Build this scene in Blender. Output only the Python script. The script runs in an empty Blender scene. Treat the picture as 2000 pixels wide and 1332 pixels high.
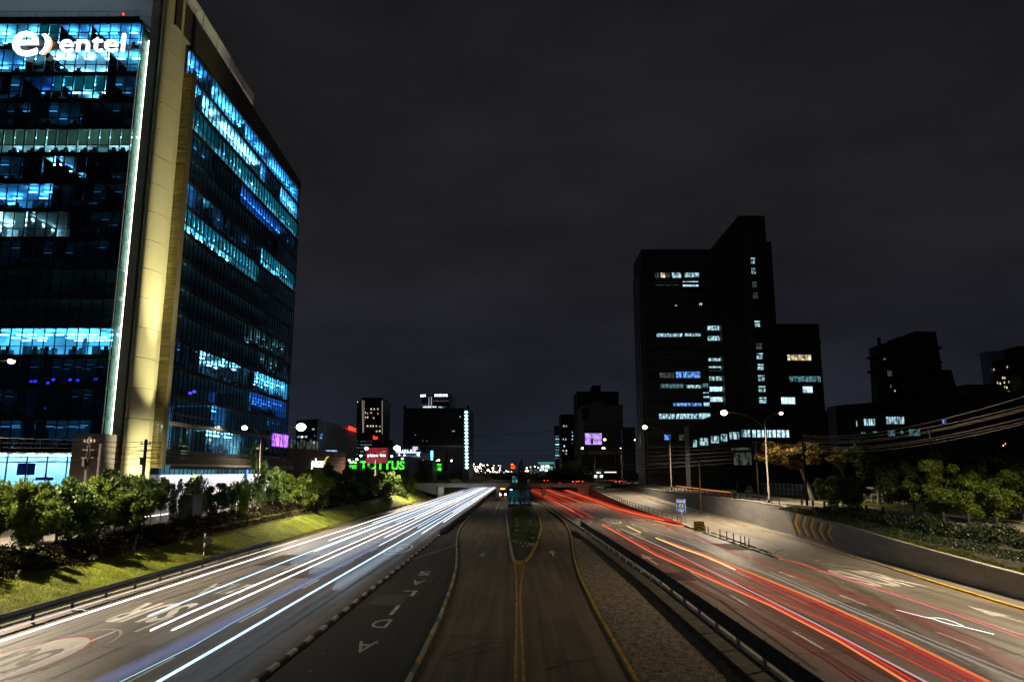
import bpy, bmesh, math, random
import numpy as np
from mathutils import Vector, Matrix, Euler
random.seed(7); np.random.seed(7)
S = bpy.context.scene
COL = S.collection
R = math.radians

# ------------------------------------------------------------------ camera
F_PX = 1430.0
PITCH = math.atan(256 / F_PX)
YAW = math.atan(12 * math.cos(PITCH) / F_PX)
EYE = 8.5
cam_d = bpy.data.cameras.new('camera')
cam_d.sensor_width = 36.0
cam_d.lens = 36.0 * F_PX / 2000.0
cam_d.clip_end = 6000
cam_d.clip_start = 0.2
cam = bpy.data.objects.new('camera', cam_d)
COL.objects.link(cam)
cam.location = (0, 0, EYE)
cam.rotation_euler = (R(90) + PITCH, 0, YAW)
S.camera = cam

# ------------------------------------------------------------------ sky (overcast city night)
W = bpy.data.worlds.new('World'); S.world = W; W.use_nodes = True
nt = W.node_tree; nt.nodes.clear()
def N(t, tp, **kw):
    n = t.nodes.new(tp)
    for k, v in kw.items(): setattr(n, k, v)
    return n
out = N(nt, 'ShaderNodeOutputWorld'); bg = N(nt, 'ShaderNodeBackground')
tc = N(nt, 'ShaderNodeTexCoord'); sep = N(nt, 'ShaderNodeSeparateXYZ')
nt.links.new(tc.outputs['Generated'], sep.inputs[0])
ramp = N(nt, 'ShaderNodeValToRGB')
e = ramp.color_ramp.elements
e[0].position = 0.0; e[0].color = (.0125, .0165, .0250, 1)
e[1].position = 0.6; e[1].color = (.0106, .0099, .0112, 1)
k = e.new(.16); k.color = (.0128, .0138, .0195, 1)
k = e.new(.33); k.color = (.0132, .0125, .0148, 1)
nt.links.new(sep.outputs['Z'], ramp.inputs[0])
mp = N(nt, 'ShaderNodeMapping'); mp.inputs['Scale'].default_value = (1.2, 1.2, 3.2)
mp.inputs['Rotation'].default_value = (0, R(18), 0)
nz = N(nt, 'ShaderNodeTexNoise'); nz.inputs['Scale'].default_value = 2.2
nz.inputs['Detail'].default_value = 5; nz.inputs['Roughness'].default_value = .55
nt.links.new(tc.outputs['Generated'], mp.inputs[0]); nt.links.new(mp.outputs[0], nz.inputs['Vector'])
cr = N(nt, 'ShaderNodeMapRange'); cr.inputs[1].default_value = .3; cr.inputs[2].default_value = .75
cr.inputs[3].default_value = .66; cr.inputs[4].default_value = 1.45
nt.links.new(nz.outputs['Fac'], cr.inputs[0])
mul = N(nt, 'ShaderNodeMixRGB', blend_type='MULTIPLY'); mul.inputs[0].default_value = 1
nt.links.new(ramp.outputs[0], mul.inputs[1]); nt.links.new(cr.outputs[0], mul.inputs[2])
nt.links.new(mul.outputs[0], bg.inputs[0]); bg.inputs[1].default_value = 1.0
nt.links.new(bg.outputs[0], out.inputs[0])

vs = S.view_settings
vs.view_transform = 'Standard'; vs.look = 'None'; vs.exposure = 0; vs.gamma = 1; vs.use_curve_mapping = False
cy = S.cycles
cy.use_denoising = True; cy.use_light_tree = True
cy.max_bounces = 5; cy.diffuse_bounces = 2; cy.glossy_bounces = 3; cy.transparent_max_bounces = 24
cy.transmission_bounces = 4; cy.sample_clamp_indirect = 3; cy.caustics_reflective = False; cy.caustics_refractive = False
LAMP_W = 9000.0       # power of one street lamp
LAMP_COL = (1.0, .80, .55)

# ------------------------------------------------------------------ pixel -> place (used to read positions off the survey)
_c, _s = math.cos(PITCH), math.sin(PITCH)
def ray(px, py):
    u = (px - 1000) / F_PX; v = (666 - py) / F_PX
    x, y, z = u, _c - v * _s, _s + v * _c
    a, b = math.cos(YAW), math.sin(YAW)
    return x * a - y * b, x * b + y * a, z
def at(px, py, Y):
    r = ray(px, py); t = Y / r[1]
    return r[0] * t, Y, EYE + r[2] * t
def on(px, py, z=0.0):
    r = ray(px, py); t = (z - EYE) / r[2]
    return r[0] * t, r[1] * t, z
def ip(tab, y):
    """piecewise-linear X(Y) (tab = [(value, Y)...])"""
    if y <= tab[0][1]: return tab[0][0]
    for (a, ya), (b, yb) in zip(tab, tab[1:]):
        if y <= yb: return a + (b - a) * (y - ya) / (yb - ya)
    return tab[-1][0]

# ------------------------------------------------------------------ materials
MATS = {}
def mat(name, col=(.5, .5, .5), rough=.7, metal=0, emit=None, es=1.0, noise=0, nscale=3, bump=0, stretch=None,
        spec=.5, col2=None, detail=6, obvar=0):
    if name in MATS: return MATS[name]
    m = bpy.data.materials.new(name); m.use_nodes = True; t = m.node_tree
    b = t.nodes['Principled BSDF']
    b.inputs['Base Color'].default_value = (*col, 1); b.inputs['Roughness'].default_value = rough
    b.inputs['Metallic'].default_value = metal; b.inputs['Specular IOR Level'].default_value = spec
    if emit is not None:
        b.inputs['Emission Color'].default_value = (*emit, 1); b.inputs['Emission Strength'].default_value = es
    if noise or bump or col2:
        tcn = N(t, 'ShaderNodeTexCoord'); mpn = N(t, 'ShaderNodeMapping')
        if stretch: mpn.inputs['Scale'].default_value = stretch
        t.links.new(tcn.outputs['Object'], mpn.inputs[0])
        n = N(t, 'ShaderNodeTexNoise'); n.inputs['Scale'].default_value = nscale; n.inputs['Detail'].default_value = detail
        n.inputs['Roughness'].default_value = .62
        t.links.new(mpn.outputs[0], n.inputs['Vector'])
        if noise or col2:
            r = N(t, 'ShaderNodeValToRGB'); r.color_ramp.elements[0].position = .32; r.color_ramp.elements[1].position = .68
            lo = tuple(c * (1 - noise) for c in col); hi = tuple(min(1, c * (1 + noise)) for c in (col2 or col))
            r.color_ramp.elements[0].color = (*lo, 1); r.color_ramp.elements[1].color = (*hi, 1)
            t.links.new(n.outputs['Fac'], r.inputs[0]); t.links.new(r.outputs[0], b.inputs['Base Color'])
        if bump:
            n2 = N(t, 'ShaderNodeTexNoise'); n2.inputs['Scale'].default_value = nscale * 7; n2.inputs['Detail'].default_value = 4
            t.links.new(tcn.outputs['Object'], n2.inputs['Vector'])
            bp = N(t, 'ShaderNodeBump'); bp.inputs['Strength'].default_value = bump; bp.inputs['Distance'].default_value = .03
            t.links.new(n2.outputs['Fac'], bp.inputs['Height']); t.links.new(bp.outputs[0], b.inputs['Normal'])
    MATS[name] = m
    return m
def emat(name, col, s, noise=None, see=1.0, nscale=2.0, stretch=(1, 1, 1)):
    """light-giving surface; see < 1 lets part of what lies behind show through"""
    if name in MATS: return MATS[name]
    m = bpy.data.materials.new(name); m.use_nodes = True; t = m.node_tree; t.nodes.clear()
    o = N(t, 'ShaderNodeOutputMaterial'); em = N(t, 'ShaderNodeEmission')
    em.inputs[0].default_value = (*col, 1); em.inputs[1].default_value = s
    if noise:
        tcn = N(t, 'ShaderNodeTexCoord'); mpn = N(t, 'ShaderNodeMapping'); mpn.inputs['Scale'].default_value = stretch
        n = N(t, 'ShaderNodeTexNoise'); n.inputs['Scale'].default_value = nscale; n.inputs['Detail'].default_value = 3
        t.links.new(tcn.outputs['Object'], mpn.inputs[0]); t.links.new(mpn.outputs[0], n.inputs['Vector'])
        mr = N(t, 'ShaderNodeMapRange'); mr.inputs[1].default_value = .38; mr.inputs[2].default_value = .62
        mr.inputs[3].default_value = s * noise[0]; mr.inputs[4].default_value = s * noise[1]
        t.links.new(n.outputs['Fac'], mr.inputs[0]); t.links.new(mr.outputs[0], em.inputs[1])
    if see < 1:
        tr = N(t, 'ShaderNodeBsdfTransparent'); mx = N(t, 'ShaderNodeMixShader'); mx.inputs[0].default_value = see
        t.links.new(tr.outputs[0], mx.inputs[1]); t.links.new(em.outputs[0], mx.inputs[2]); t.links.new(mx.outputs[0], o.inputs[0])
    else:
        t.links.new(em.outputs[0], o.inputs[0])
    MATS[name] = m
    return m
def road_mat(name, col, track=.25, rough=.55, freq=1.0, phase=0.0, joints=0.0):
    """asphalt / concrete paving: aggregate speckle, stains, wheel tracks along the road"""
    m = bpy.data.materials.new(name); m.use_nodes = True; t = m.node_tree
    b = t.nodes['Principled BSDF']; tcn = N(t, 'ShaderNodeTexCoord')
    def noise(scale, st, det=5, rg=.6):
        mpn = N(t, 'ShaderNodeMapping'); mpn.inputs['Scale'].default_value = st
        n = N(t, 'ShaderNodeTexNoise'); n.inputs['Scale'].default_value = scale; n.inputs['Detail'].default_value = det
        n.inputs['Roughness'].default_value = rg
        t.links.new(tcn.outputs['Object'], mpn.inputs[0]); t.links.new(mpn.outputs[0], n.inputs['Vector']); return n.outputs['Fac']
    def rng(src, lo, hi, a=.3, bb=.7):
        r = N(t, 'ShaderNodeMapRange'); r.inputs[1].default_value = a; r.inputs[2].default_value = bb
        r.inputs[3].default_value = lo; r.inputs[4].default_value = hi; t.links.new(src, r.inputs[0]); return r.outputs[0]
    def mulm(a, bb):
        r = N(t, 'ShaderNodeMath', operation='MULTIPLY'); t.links.new(a, r.inputs[0]); t.links.new(bb, r.inputs[1]); return r.outputs[0]
    big = rng(noise(.35, (1, .25, 1)), .72, 1.22)
    fine = rng(noise(22, (1, 1, 1), 3), .72, 1.28)
    streak = rng(noise(2.2, (1, .018, 1), 4), 1 - track, 1 + track)
    spot = rng(noise(1.3, (1, .5, 1), 6, .75), 1.0, .62, .62, .74)
    groove = rng(noise(1.6, (.05, 2.6, 1), 3), 1 - joints, 1 + joints)
    v = mulm(mulm(mulm(big, fine), mulm(streak, spot)), groove)
    mx = N(t, 'ShaderNodeMixRGB', blend_type='MULTIPLY'); mx.inputs[0].default_value = 1
    mx.inputs[1].default_value = (*col, 1); t.links.new(v, mx.inputs[2]); t.links.new(mx.outputs[0], b.inputs['Base Color'])
    rr = rng(noise(1.1, (1, .03, 1), 4), rough - .13, rough + .13); t.links.new(rr, b.inputs['Roughness'])
    bp = N(t, 'ShaderNodeBump'); bp.inputs['Strength'].default_value = .5; bp.inputs['Distance'].default_value = .012
    t.links.new(noise(30, (1, 1, 1), 3), bp.inputs['Height']); t.links.new(bp.outputs[0], b.inputs['Normal'])
    b.inputs['Specular IOR Level'].default_value = .45
    return m
def glass_mat(name, tint, refl=.10, rough=.03):
    m = bpy.data.materials.new(name); m.use_nodes = True; t = m.node_tree; t.nodes.clear()
    o = N(t, 'ShaderNodeOutputMaterial'); tr = N(t, 'ShaderNodeBsdfTransparent'); tr.inputs[0].default_value = (*tint, 1)
    gl = N(t, 'ShaderNodeBsdfGlossy'); gl.inputs['Roughness'].default_value = rough; gl.inputs[0].default_value = (.75, .88, 1, 1)
    lw = N(t, 'ShaderNodeLayerWeight'); lw.inputs[0].default_value = .5
    pw_ = N(t, 'ShaderNodeMath', operation='POWER'); pw_.inputs[1].default_value = 4.0; t.links.new(lw.outputs['Facing'], pw_.inputs[0])
    fr = N(t, 'ShaderNodeMath', operation='MULTIPLY_ADD'); fr.inputs[1].default_value = .3; fr.inputs[2].default_value = .035
    t.links.new(pw_.outputs[0], fr.inputs[0])
    mx = N(t, 'ShaderNodeMixShader'); t.links.new(fr.outputs[0], mx.inputs[0])
    t.links.new(tr.outputs[0], mx.inputs[1]); t.links.new(gl.outputs[0], mx.inputs[2]); t.links.new(mx.outputs[0], o.inputs[0])
    MATS[name] = m
    return m
def leaf_mat(name, a, b_, trans=.35):
    m = bpy.data.materials.new(name); m.use_nodes = True; t = m.node_tree; t.nodes.clear()
    o = N(t, 'ShaderNodeOutputMaterial'); d = N(t, 'ShaderNodeBsdfPrincipled'); d.inputs['Roughness'].default_value = .5
    d.inputs['Specular IOR Level'].default_value = .35
    tr = N(t, 'ShaderNodeBsdfTranslucent'); mx = N(t, 'ShaderNodeMixShader'); mx.inputs[0].default_value = trans
    at_ = N(t, 'ShaderNodeAttribute', attribute_name='tone'); r = N(t, 'ShaderNodeValToRGB')
    r.color_ramp.elements[0].color = (*a, 1); r.color_ramp.elements[1].color = (*b_, 1)
    t.links.new(at_.outputs['Fac'], r.inputs[0])
    t.links.new(r.outputs[0], d.inputs['Base Color']); t.links.new(r.outputs[0], tr.inputs[0])
    t.links.new(d.outputs[0], mx.inputs[1]); t.links.new(tr.outputs[0], mx.inputs[2]); t.links.new(mx.outputs[0], o.inputs[0])
    MATS[name] = m
    return m

M_hwL = road_mat('highway_concrete', (.165, .148, .128), .30, .50)
M_hwR = road_mat('highway_concrete_right', (.205, .180, .150), .30, .40)
M_bus = road_mat('busway_concrete', (.150, .118, .078), .38, .60, joints=.22)
M_dark = road_mat('fresh_asphalt', (.036, .031, .025), .12, .75)
M_ramp = road_mat('ramp_concrete', (.175, .155, .128), .22, .6)
M_srv = road_mat('service_asphalt', (.130, .112, .092), .2, .7)
M_soil = mat('soil', (.035, .030, .020), .95, noise=.5, nscale=1.2, bump=.6)
M_grav = mat('gravel_bed', (.075, .062, .045), .9, noise=.5, nscale=5, bump=1)
M_stone = mat('pebble', (.20, .165, .115), .8, noise=.7, nscale=2.5)
M_grassb = mat('lawn_soil', (.085, .145, .010), .9, noise=.45, nscale=.5, bump=.8, col2=(.17, .21, .015))
M_conc = mat('concrete_wall', (.235, .23, .225), .8, noise=.22, nscale=.6, bump=.25, stretch=(1, .35, 1.6))
M_conc2 = mat('concrete_light', (.36, .34, .31), .75, noise=.15, nscale=.5, bump=.2)
M_white = mat('road_paint_white', (.80, .78, .74), .6, noise=.2, nscale=3)
M_worn = mat('road_paint_worn', (.50, .48, .44), .7, noise=.45, nscale=4)
M_yel = mat('road_paint_yellow', (.42, .27, .03), .6, noise=.4, nscale=1.5)
M_red = mat('road_paint_red', (.33, .035, .03), .6, noise=.2, nscale=2)
M_blk = mat('black_paint', (.018, .018, .02), .6)
M_bluep = mat('kerb_paint_blue', (.10, .19, .30), .7, noise=.3, nscale=3)
M_steel = mat('galvanised_steel', (.20, .215, .25), .45, .6, noise=.25, nscale=2, stretch=(1, .2, 1))
M_dsteel = mat('weathered_steel', (.040, .044, .055), .5, .4, noise=.3, nscale=2)
M_pole = mat('pole_concrete', (.085, .072, .06), .8, noise=.2, nscale=1)
M_wood = mat('dark_pole', (.028, .023, .020), .85, noise=.3, nscale=1)
M_cable = mat('cable_rubber', (.006, .006, .006), .5)
M_cable2 = mat('cable_aluminium', (.30, .26, .22), .45, .3)
M_bark = mat('bark', (.10, .08, .055), .9, noise=.4, nscale=4, bump=.6)
M_pbark = mat('pale_bark', (.42, .35, .27), .85, noise=.3, nscale=2, bump=.5)
M_dbld = mat('dark_facade', (.014, .015, .018), .6, noise=.2, nscale=.1)
M_dbld2 = mat('charcoal_facade', (.032, .036, .042), .5, noise=.2, nscale=.1)
M_gbld = mat('grey_facade', (.12, .13, .13), .8, noise=.15, nscale=.08)
M_roofc = mat('tower_white_panel', (.46, .47, .48), .5)
M_gold = mat('fin_cladding', (.60, .56, .38), .45, .05, noise=.05, nscale=.2)
M_slab = mat('tower_spandrel', (.012, .016, .022), .25)
M_mull = mat('tower_mullion', (.02, .03, .04), .4, .5)
M_room = mat('office_wall', (.62, .66, .68), .8)
M_deskm = mat('office_furniture', (.02, .025, .035), .6)
M_blind = None
M_leafA = leaf_mat('leaf_green', (.042, .080, .010), (.17, .235, .03))
M_leafB = leaf_mat('leaf_dark', (.022, .05, .012), (.085, .145, .028), .3)
M_leafC = leaf_mat('leaf_brown_orange_lit', (.055, .045, .010), (.17, .115, .03))  # orange lamp light put into the leaf colour; brownish trees share it
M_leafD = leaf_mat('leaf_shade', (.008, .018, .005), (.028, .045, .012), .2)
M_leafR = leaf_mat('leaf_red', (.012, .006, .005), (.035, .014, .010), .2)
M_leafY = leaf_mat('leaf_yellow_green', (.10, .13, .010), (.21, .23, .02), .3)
M_grassl = leaf_mat('grass_blade', (.095, .13, .006), (.29, .29, .014), .35)
G_clear = glass_mat('tower_glass', (.55, .80, .92))
G_dark = glass_mat('dark_glass', (.10, .14, .18))
G_teal = glass_mat('corner_glass', (.35, .55, .58))

# ------------------------------------------------------------------ mesh helpers
class MB:
    def __init__(s): s.v = []; s.f = []; s.m = []; s.mi = 0
    def quad(s, a, b, c, d):
        i = len(s.v); s.v += [a, b, c, d]; s.f.append((i, i+1, i+2, i+3)); s.m.append(s.mi)
    def box(s, x0, x1, y0, y1, z0, z1):
        i = len(s.v)
        s.v += [(x0,y0,z0),(x1,y0,z0),(x1,y1,z0),(x0,y1,z0),(x0,y0,z1),(x1,y0,z1),(x1,y1,z1),(x0,y1,z1)]
        for q in ((0,3,2,1),(4,5,6,7),(0,1,5,4),(1,2,6,5),(2,3,7,6),(3,0,4,7)):
            s.f.append(tuple(i+k for k in q)); s.m.append(s.mi)
        return s
    def prism(s, poly, z0, z1):
        """poly: CCW list of (x, y)"""
        n = len(poly); i = len(s.v)
        s.v += [(x, y, z0) for x, y in poly] + [(x, y, z1) for x, y in poly]
        s.f.append(tuple(i+n-1-k for k in range(n))); s.m.append(s.mi)
        s.f.append(tuple(i+n+k for k in range(n))); s.m.append(s.mi)
        for k in range(n):
            j = (k+1) % n
            s.f.append((i+k, i+j, i+n+j, i+n+k)); s.m.append(s.mi)
        return s
    def face_prism(s, poly, y0, y1):
        """poly in (x, z), pushed from y0 back to y1"""
        n = len(poly); i = len(s.v)
        s.v += [(x, y0, z) for x, z in poly] + [(x, y1, z) for x, z in poly]
        s.f.append(tuple(i+k for k in range(n))); s.m.append(s.mi)
        s.f.append(tuple(i+n+n-1-k for k in range(n))); s.m.append(s.mi)
        for k in range(n):
            j = (k+1) % n
            s.f.append((i+j, i+k, i+n+k, i+n+j)); s.m.append(s.mi)
        return s
    def tube(s, pts, rad, n=8, cap=True):
        pts = [Vector(p) for p in pts]
        if not hasattr(rad, '__len__'): rad = [rad] * len(pts)
        i = len(s.v); up = Vector((0, 0, 1))
        for k, p in enumerate(pts):
            d = (pts[min(k+1, len(pts)-1)] - pts[max(k-1, 0)]).normalized()
            a = d.cross(up)
            if a.length < .05: a = d.cross(Vector((0, 1, 0)))
            a.normalize(); b = a.cross(d)
            for q in range(n):
                th = 2*math.pi*q/n
                s.v.append(tuple(p + a*math.cos(th)*rad[k] + b*math.sin(th)*rad[k]))
        for k in range(len(pts)-1):
            for q in range(n):
                w = (q+1) % n
                s.f.append((i+k*n+q, i+k*n+w, i+(k+1)*n+w, i+(k+1)*n+q)); s.m.append(s.mi)
        if cap:
            s.f.append(tuple(i+n-1-q for q in range(n))); s.m.append(s.mi)
            s.f.append(tuple(i+(len(pts)-1)*n+q for q in range(n))); s.m.append(s.mi)
        return s
    def ball(s, c, r, sx=1, sy=1, sz=1, nu=12, nv=8):
        i = len(s.v)
        for a in range(nv+1):
            ph = math.pi*a/nv
            for b in range(nu):
                th = 2*math.pi*b/nu
                s.v.append((c[0]+r*sx*math.sin(ph)*math.cos(th), c[1]+r*sy*math.sin(ph)*math.sin(th), c[2]+r*sz*math.cos(ph)))
        for a in range(nv):
            for b in range(nu):
                w = (b+1) % nu
                s.f.append((i+a*nu+b, i+(a+1)*nu+b, i+(a+1)*nu+w, i+a*nu+w)); s.m.append(s.mi)
        return s
    def build(s, name, mats, parent=None, smooth=False, loc=None):
        me = bpy.data.meshes.new(name); me.from_pydata(s.v, [], s.f)
        if not isinstance(mats, (list, tuple)): mats = [mats]
        for m in mats: me.materials.append(m)
        if len(mats) > 1: me.polygons.foreach_set('material_index', s.m)
        if smooth: me.polygons.foreach_set('use_smooth', [True]*len(me.polygons))
        me.update()
        return link(name, me, parent, loc)
def link(name, me, parent=None, loc=None):
    o = bpy.data.objects.new(name, me); COL.objects.link(o)
    if parent is not None: o.parent = parent
    if loc is not None: o.location = loc
    return o
def tag(o, label=None, cat=None, group=None, kind=None):
    if label: o['label'] = label
    if cat: o['category'] = cat
    if group: o['group'] = group
    if kind: o['kind'] = kind
    return o
def thing(name, label, cat, loc=(0, 0, 0), rz=0, group=None):
    o = bpy.data.objects.new(name, None); COL.objects.link(o); o.location = loc; o.rotation_euler = (0, 0, rz)
    o.empty_display_size = .3
    return tag(o, label, cat, group)
def copy_tree(o, parent=None):
    c = o.copy(); COL.objects.link(c)
    if parent is not None: c.parent = parent
    for ch in list(o.children): copy_tree(ch, c)
    return c
def struct(o): o['kind'] = 'structure'; return o
def big_mesh(name, verts, faces, m, parent=None, tone=None):
    """numpy arrays of equal-sized faces"""
    me = bpy.data.meshes.new(name); nf, k = faces.shape
    me.vertices.add(len(verts)); me.vertices.foreach_set('co', verts.astype(np.float32).ravel())
    me.loops.add(nf*k); me.loops.foreach_set('vertex_index', faces.astype(np.int32).ravel())
    me.polygons.add(nf); me.polygons.foreach_set('loop_start', np.arange(0, nf*k, k, dtype=np.int32))
    me.polygons.foreach_set('loop_total', np.full(nf, k, dtype=np.int32))
    if tone is not None:
        a = me.attributes.new('tone', 'FLOAT', 'FACE'); a.data.foreach_set('value', tone.astype(np.float32))
    me.materials.append(m); me.update(calc_edges=True)
    return link(name, me, parent)

def strip(name, left, right, y0, y1, z, m, step=4.0, zr=None):
    """paving sheet between two X(Y) curves"""
    b = MB(); n = max(1, int((y1-y0)/step)); prev = None
    zf = z if callable(z) else (lambda Y: z)
    zg = zr if callable(zr) else ((lambda Y: zr) if zr is not None else zf)
    lf = left if callable(left) else (lambda Y: ip(left, Y) if isinstance(left, list) else left)
    rf = right if callable(right) else (lambda Y: ip(right, Y) if isinstance(right, list) else right)
    for k in range(n+1):
        Y = y0 + (y1-y0)*k/n; i = len(b.v)
        b.v += [(lf(Y), Y, zf(Y)), (rf(Y), Y, zg(Y))]
        if k: b.f.append((i-2, i-1, i+1, i)); b.m.append(0)
    return b.build(name, m)
def ribbon(pts, w, z, b=None):
    """flat paint line along points (x, y)"""
    b = b or MB(); i = len(b.v)
    for k, p in enumerate(pts):
        d = Vector(pts[min(k+1, len(pts)-1)]) - Vector(pts[max(k-1, 0)]); d.normalize()
        nx, ny = -d.y, d.x; zz = z(p[1]) if callable(z) else z
        b.v += [(p[0]+nx*w/2, p[1]+ny*w/2, zz), (p[0]-nx*w/2, p[1]-ny*w/2, zz)]
        if k: b.f.append((i+2*k-2, i+2*k-1, i+2*k+1, i+2*k)[::-1] if False else (i+2*k-2, i+2*k-1, i+2*k+1, i+2*k)); b.m.append(b.mi)
    return b
def kerb(name, curve, y0, y1, w, h, m, z=0, step=3, parent=None):
    b = MB(); n = max(1, int((y1-y0)/step)); zf = z if callable(z) else (lambda Y: z)
    for k in range(n+1):
        Y = y0+(y1-y0)*k/n; x = ip(curve, Y) if isinstance(curve, list) else curve; i = len(b.v)
        b.v += [(x-w/2, Y, zf(Y)-.05), (x-w/2, Y, zf(Y)+h), (x+w/2, Y, zf(Y)+h), (x+w/2, Y, zf(Y)-.05)]
        if k:
            for q in range(3):
                b.f.append((i-4+q, i-3+q, i+1+q, i+q)[::-1]); b.m.append(0)
        if k in (0, n): b.f.append((i, i+1, i+2, i+3)); b.m.append(0)
    return b.build(name, m, parent)

def text_mesh(txt, size, extrude=.02, bold=0.0, space=1.0):
    cu = bpy.data.curves.new('txt', 'FONT'); cu.body = txt; cu.size = size; cu.extrude = extrude; cu.offset = bold
    cu.align_x = 'CENTER'; cu.align_y = 'CENTER'; cu.resolution_u = 3; cu.space_character = space
    o = bpy.data.objects.new('txt', cu); COL.objects.link(o)
    bpy.context.view_layer.update()
    me = bpy.data.meshes.new_from_object(o.evaluated_get(bpy.context.evaluated_depsgraph_get()))
    bpy.data.objects.remove(o); bpy.data.curves.remove(cu)
    return me
def text(name, txt, size, m, loc, rot, parent=None, scale=(1, 1, 1), extrude=.02, bold=0.0, space=1.0):
    me = text_mesh(txt, size, extrude, bold, space); me.materials.clear(); me.materials.append(m)
    o = link(name, me, parent, loc); o.rotation_euler = rot; o.scale = scale
    return o
FRONT = (R(90), 0, 0)

# ================================================================== PLAN CURVES (X at given Y, metres)
K_sep = [(-10.8, 20), (-10.85, 400)]
busL = [(-4.5, 20), (-4.55, 37), (-4.66, 46), (-5.1, 59), (-5.7, 70), (-6.4, 79), (-7.5, 92), (-8.5, 106), (-9.2, 122), (-9.6, 150), (-9.6, 420)]
busR = [(4.85, 20), (4.85, 48), (5.07, 63), (5.55, 75), (6.17, 86), (6.9, 98), (7.5, 110), (7.95, 128), (7.85, 145), (7.0, 171), (5.6, 200), (4.9, 240), (4.7, 420)]
islL = [(-.25, 71.2), (-.55, 76), (-1.54, 112), (-2.35, 150), (-2.75, 178), (-2.8, 420)]
islR = [(.45, 71.2), (1.1, 76), (2.3, 92), (3.5, 115), (3.95, 140), (3.9, 165), (3.4, 220), (3.1, 420)]
Rleft = [(11.15, 20), (11.1, 57), (10.6, 85), (9.9, 111), (9.35, 132), (8.1, 183), (6.0, 240), (5.6, 420)]
sepw = [(26.45, 108), (26.3, 125), (24.6, 145), (23.7, 165), (23.6, 260), (23.0, 420)]
yel = [(31.1, 20), (31.5, 48), (32.4, 60), (33.3, 69), (34.1, 81), (35.7, 96), (36.2, 108), (35.6, 120), (34.2, 132), (33.2, 150), (32.9, 180), (33.8, 245), (33.8, 420)]
wallb = [(33.1, 20), (34.2, 52), (35.0, 69), (36.6, 87), (38.0, 108), (38.0, 122), (36.8, 145), (36.0, 180), (36.2, 260)]
wallh = [(1.2, 20), (1.57, 52), (2.74, 87), (3.7, 108), (3.85, 125), (4.1, 260)]
zR = [(3.7, 20), (3.7, 130), (4.5, 260), (4.5, 900)]
zL = [(2.7, 20), (2.9, 60), (3.5, 110), (4.5, 250), (4.5, 900)]
rampz = lambda Y: min(4.5, max(0.0, (Y-112)*.0243))
LBX = -28.7                      # foot of the left bank

# ================================================================== GROUND, ROADS
b = MB(); b.box(-1500, 1500, -200, 4000, -.6, -.06)
struct(b.build('ground', M_soil))
struct(strip('highway', LBX, K_sep, -10, 900, 0.0, M_hwL, 10))
o = struct(strip('highway', Rleft, lambda Y: ip(sepw, Y) if Y > 108 else ip(wallb, Y), -10, 900, 0.0, M_hwR, 2))
o = struct(strip('exit_lane', K_sep, busL, -10, 900, -.008, M_dark, 4))
struct(strip('busway', busL, busR, -10, 900, 0.004, M_bus, 4))
struct(strip('gravel_median', busR, Rleft, -10, 900, -.004, M_grav, 4))
struct(strip('median_apron', lambda Y: ip(Rleft, Y)-1.9, Rleft, 20, 300, .004, mat('apron_dirt', (.085, .070, .050), .9, noise=.5, nscale=1.5, bump=.5), 4))
struct(strip('ramp', lambda Y: ip(sepw, Y) if Y > 108 else 26.4, wallb, 108, 258, lambda Y: rampz(Y)+.004, M_ramp, 3))
struct(strip('planter_soil', lambda Y: ip(islL, Y)+.18, lambda Y: ip(islR, Y)-.18, 72, 420, .12, M_soil, 4))
# surface level, left and right of the trench
def zl(Y): return ip(zL, Y)
def zr_(Y): return ip(zR, Y)
struct(strip('grass_bank', lambda Y: -37.0, LBX, -10, 900, lambda Y: zl(Y), M_grassb, 5, zr=0.02))
struct(strip('surface_ground', -46.5, -37.0, -10, 900, lambda Y: zl(Y), M_soil, 5))
struct(strip('service_road', -44.2, -38.6, -10, 900, lambda Y: zl(Y)+.02, M_srv, 5))
struct(strip('surface_ground', -1400, -46.5, -10, 3900, lambda Y: zl(Y), M_soil, 20))
struct(strip('surface_ground', 39.6, 1400, -10, 3900, lambda Y: zr_(Y), M_soil, 20))
struct(strip('planting_slope', lambda Y: ip(wallb, Y)+.3, 39.6, -10, 260, lambda Y: ip(wallh, Y)-.12, M_soil, 3, zr=lambda Y: zr_(Y)))
struct(strip('service_road', 40.6, 47.5, -10, 900, lambda Y: zr_(Y)+.02, M_srv, 5))
struct(strip('grass_verge', 48.0, 55.0, -10, 300, lambda Y: zr_(Y)+.05, M_grassb, 5))
kerb('service_kerb', 47.75, 30, 300, .3, .17, M_conc2, z=zr_)['kind'] = 'structure'
struct(strip('far_city_ground', -1400, 1400, 900, 3900, 4.4, M_soil, 3000))
# banks seen under the bridge
# ------------------------------------------------------------------ kerbs
for nm, cv, y0, y1 in (('busway_kerb', busR, 20, 300),):
    struct(kerb(nm, cv, y0, y1, .15, .16, M_yel, step=3))
for nm, cv in (('island_kerb', islL), ('island_kerb', islR)):
    struct(kerb(nm, cv, 72.2, 300, .22, .22, M_conc2 if cv is islL else M_yel, step=3))
b = MB(); b.box(-.36, .56, 71.2, 72.3, -.02, .23); struct(b.build('island_kerb', M_yel))
struct(kerb('median_kerb', [(x-.12, y) for x, y in Rleft], 20, 420, .2, .2, M_conc2, step=4))
struct(kerb('median_kerb', [(x+.02, y) for x, y in K_sep], 105, 420, .35, .45, M_dsteel, step=6))
struct(kerb('bank_kerb', LBX+.0, 20, 400, .18, .14, M_conc2, step=8))
M_kyel = mat('kerb_yellow', (.62, .42, .04), .6, noise=.25, nscale=1.5)
struct(kerb('wall_foot', [(x+.1, y) for x, y in yel], 20, 68, .26, .13, M_kyel, step=3))
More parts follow.
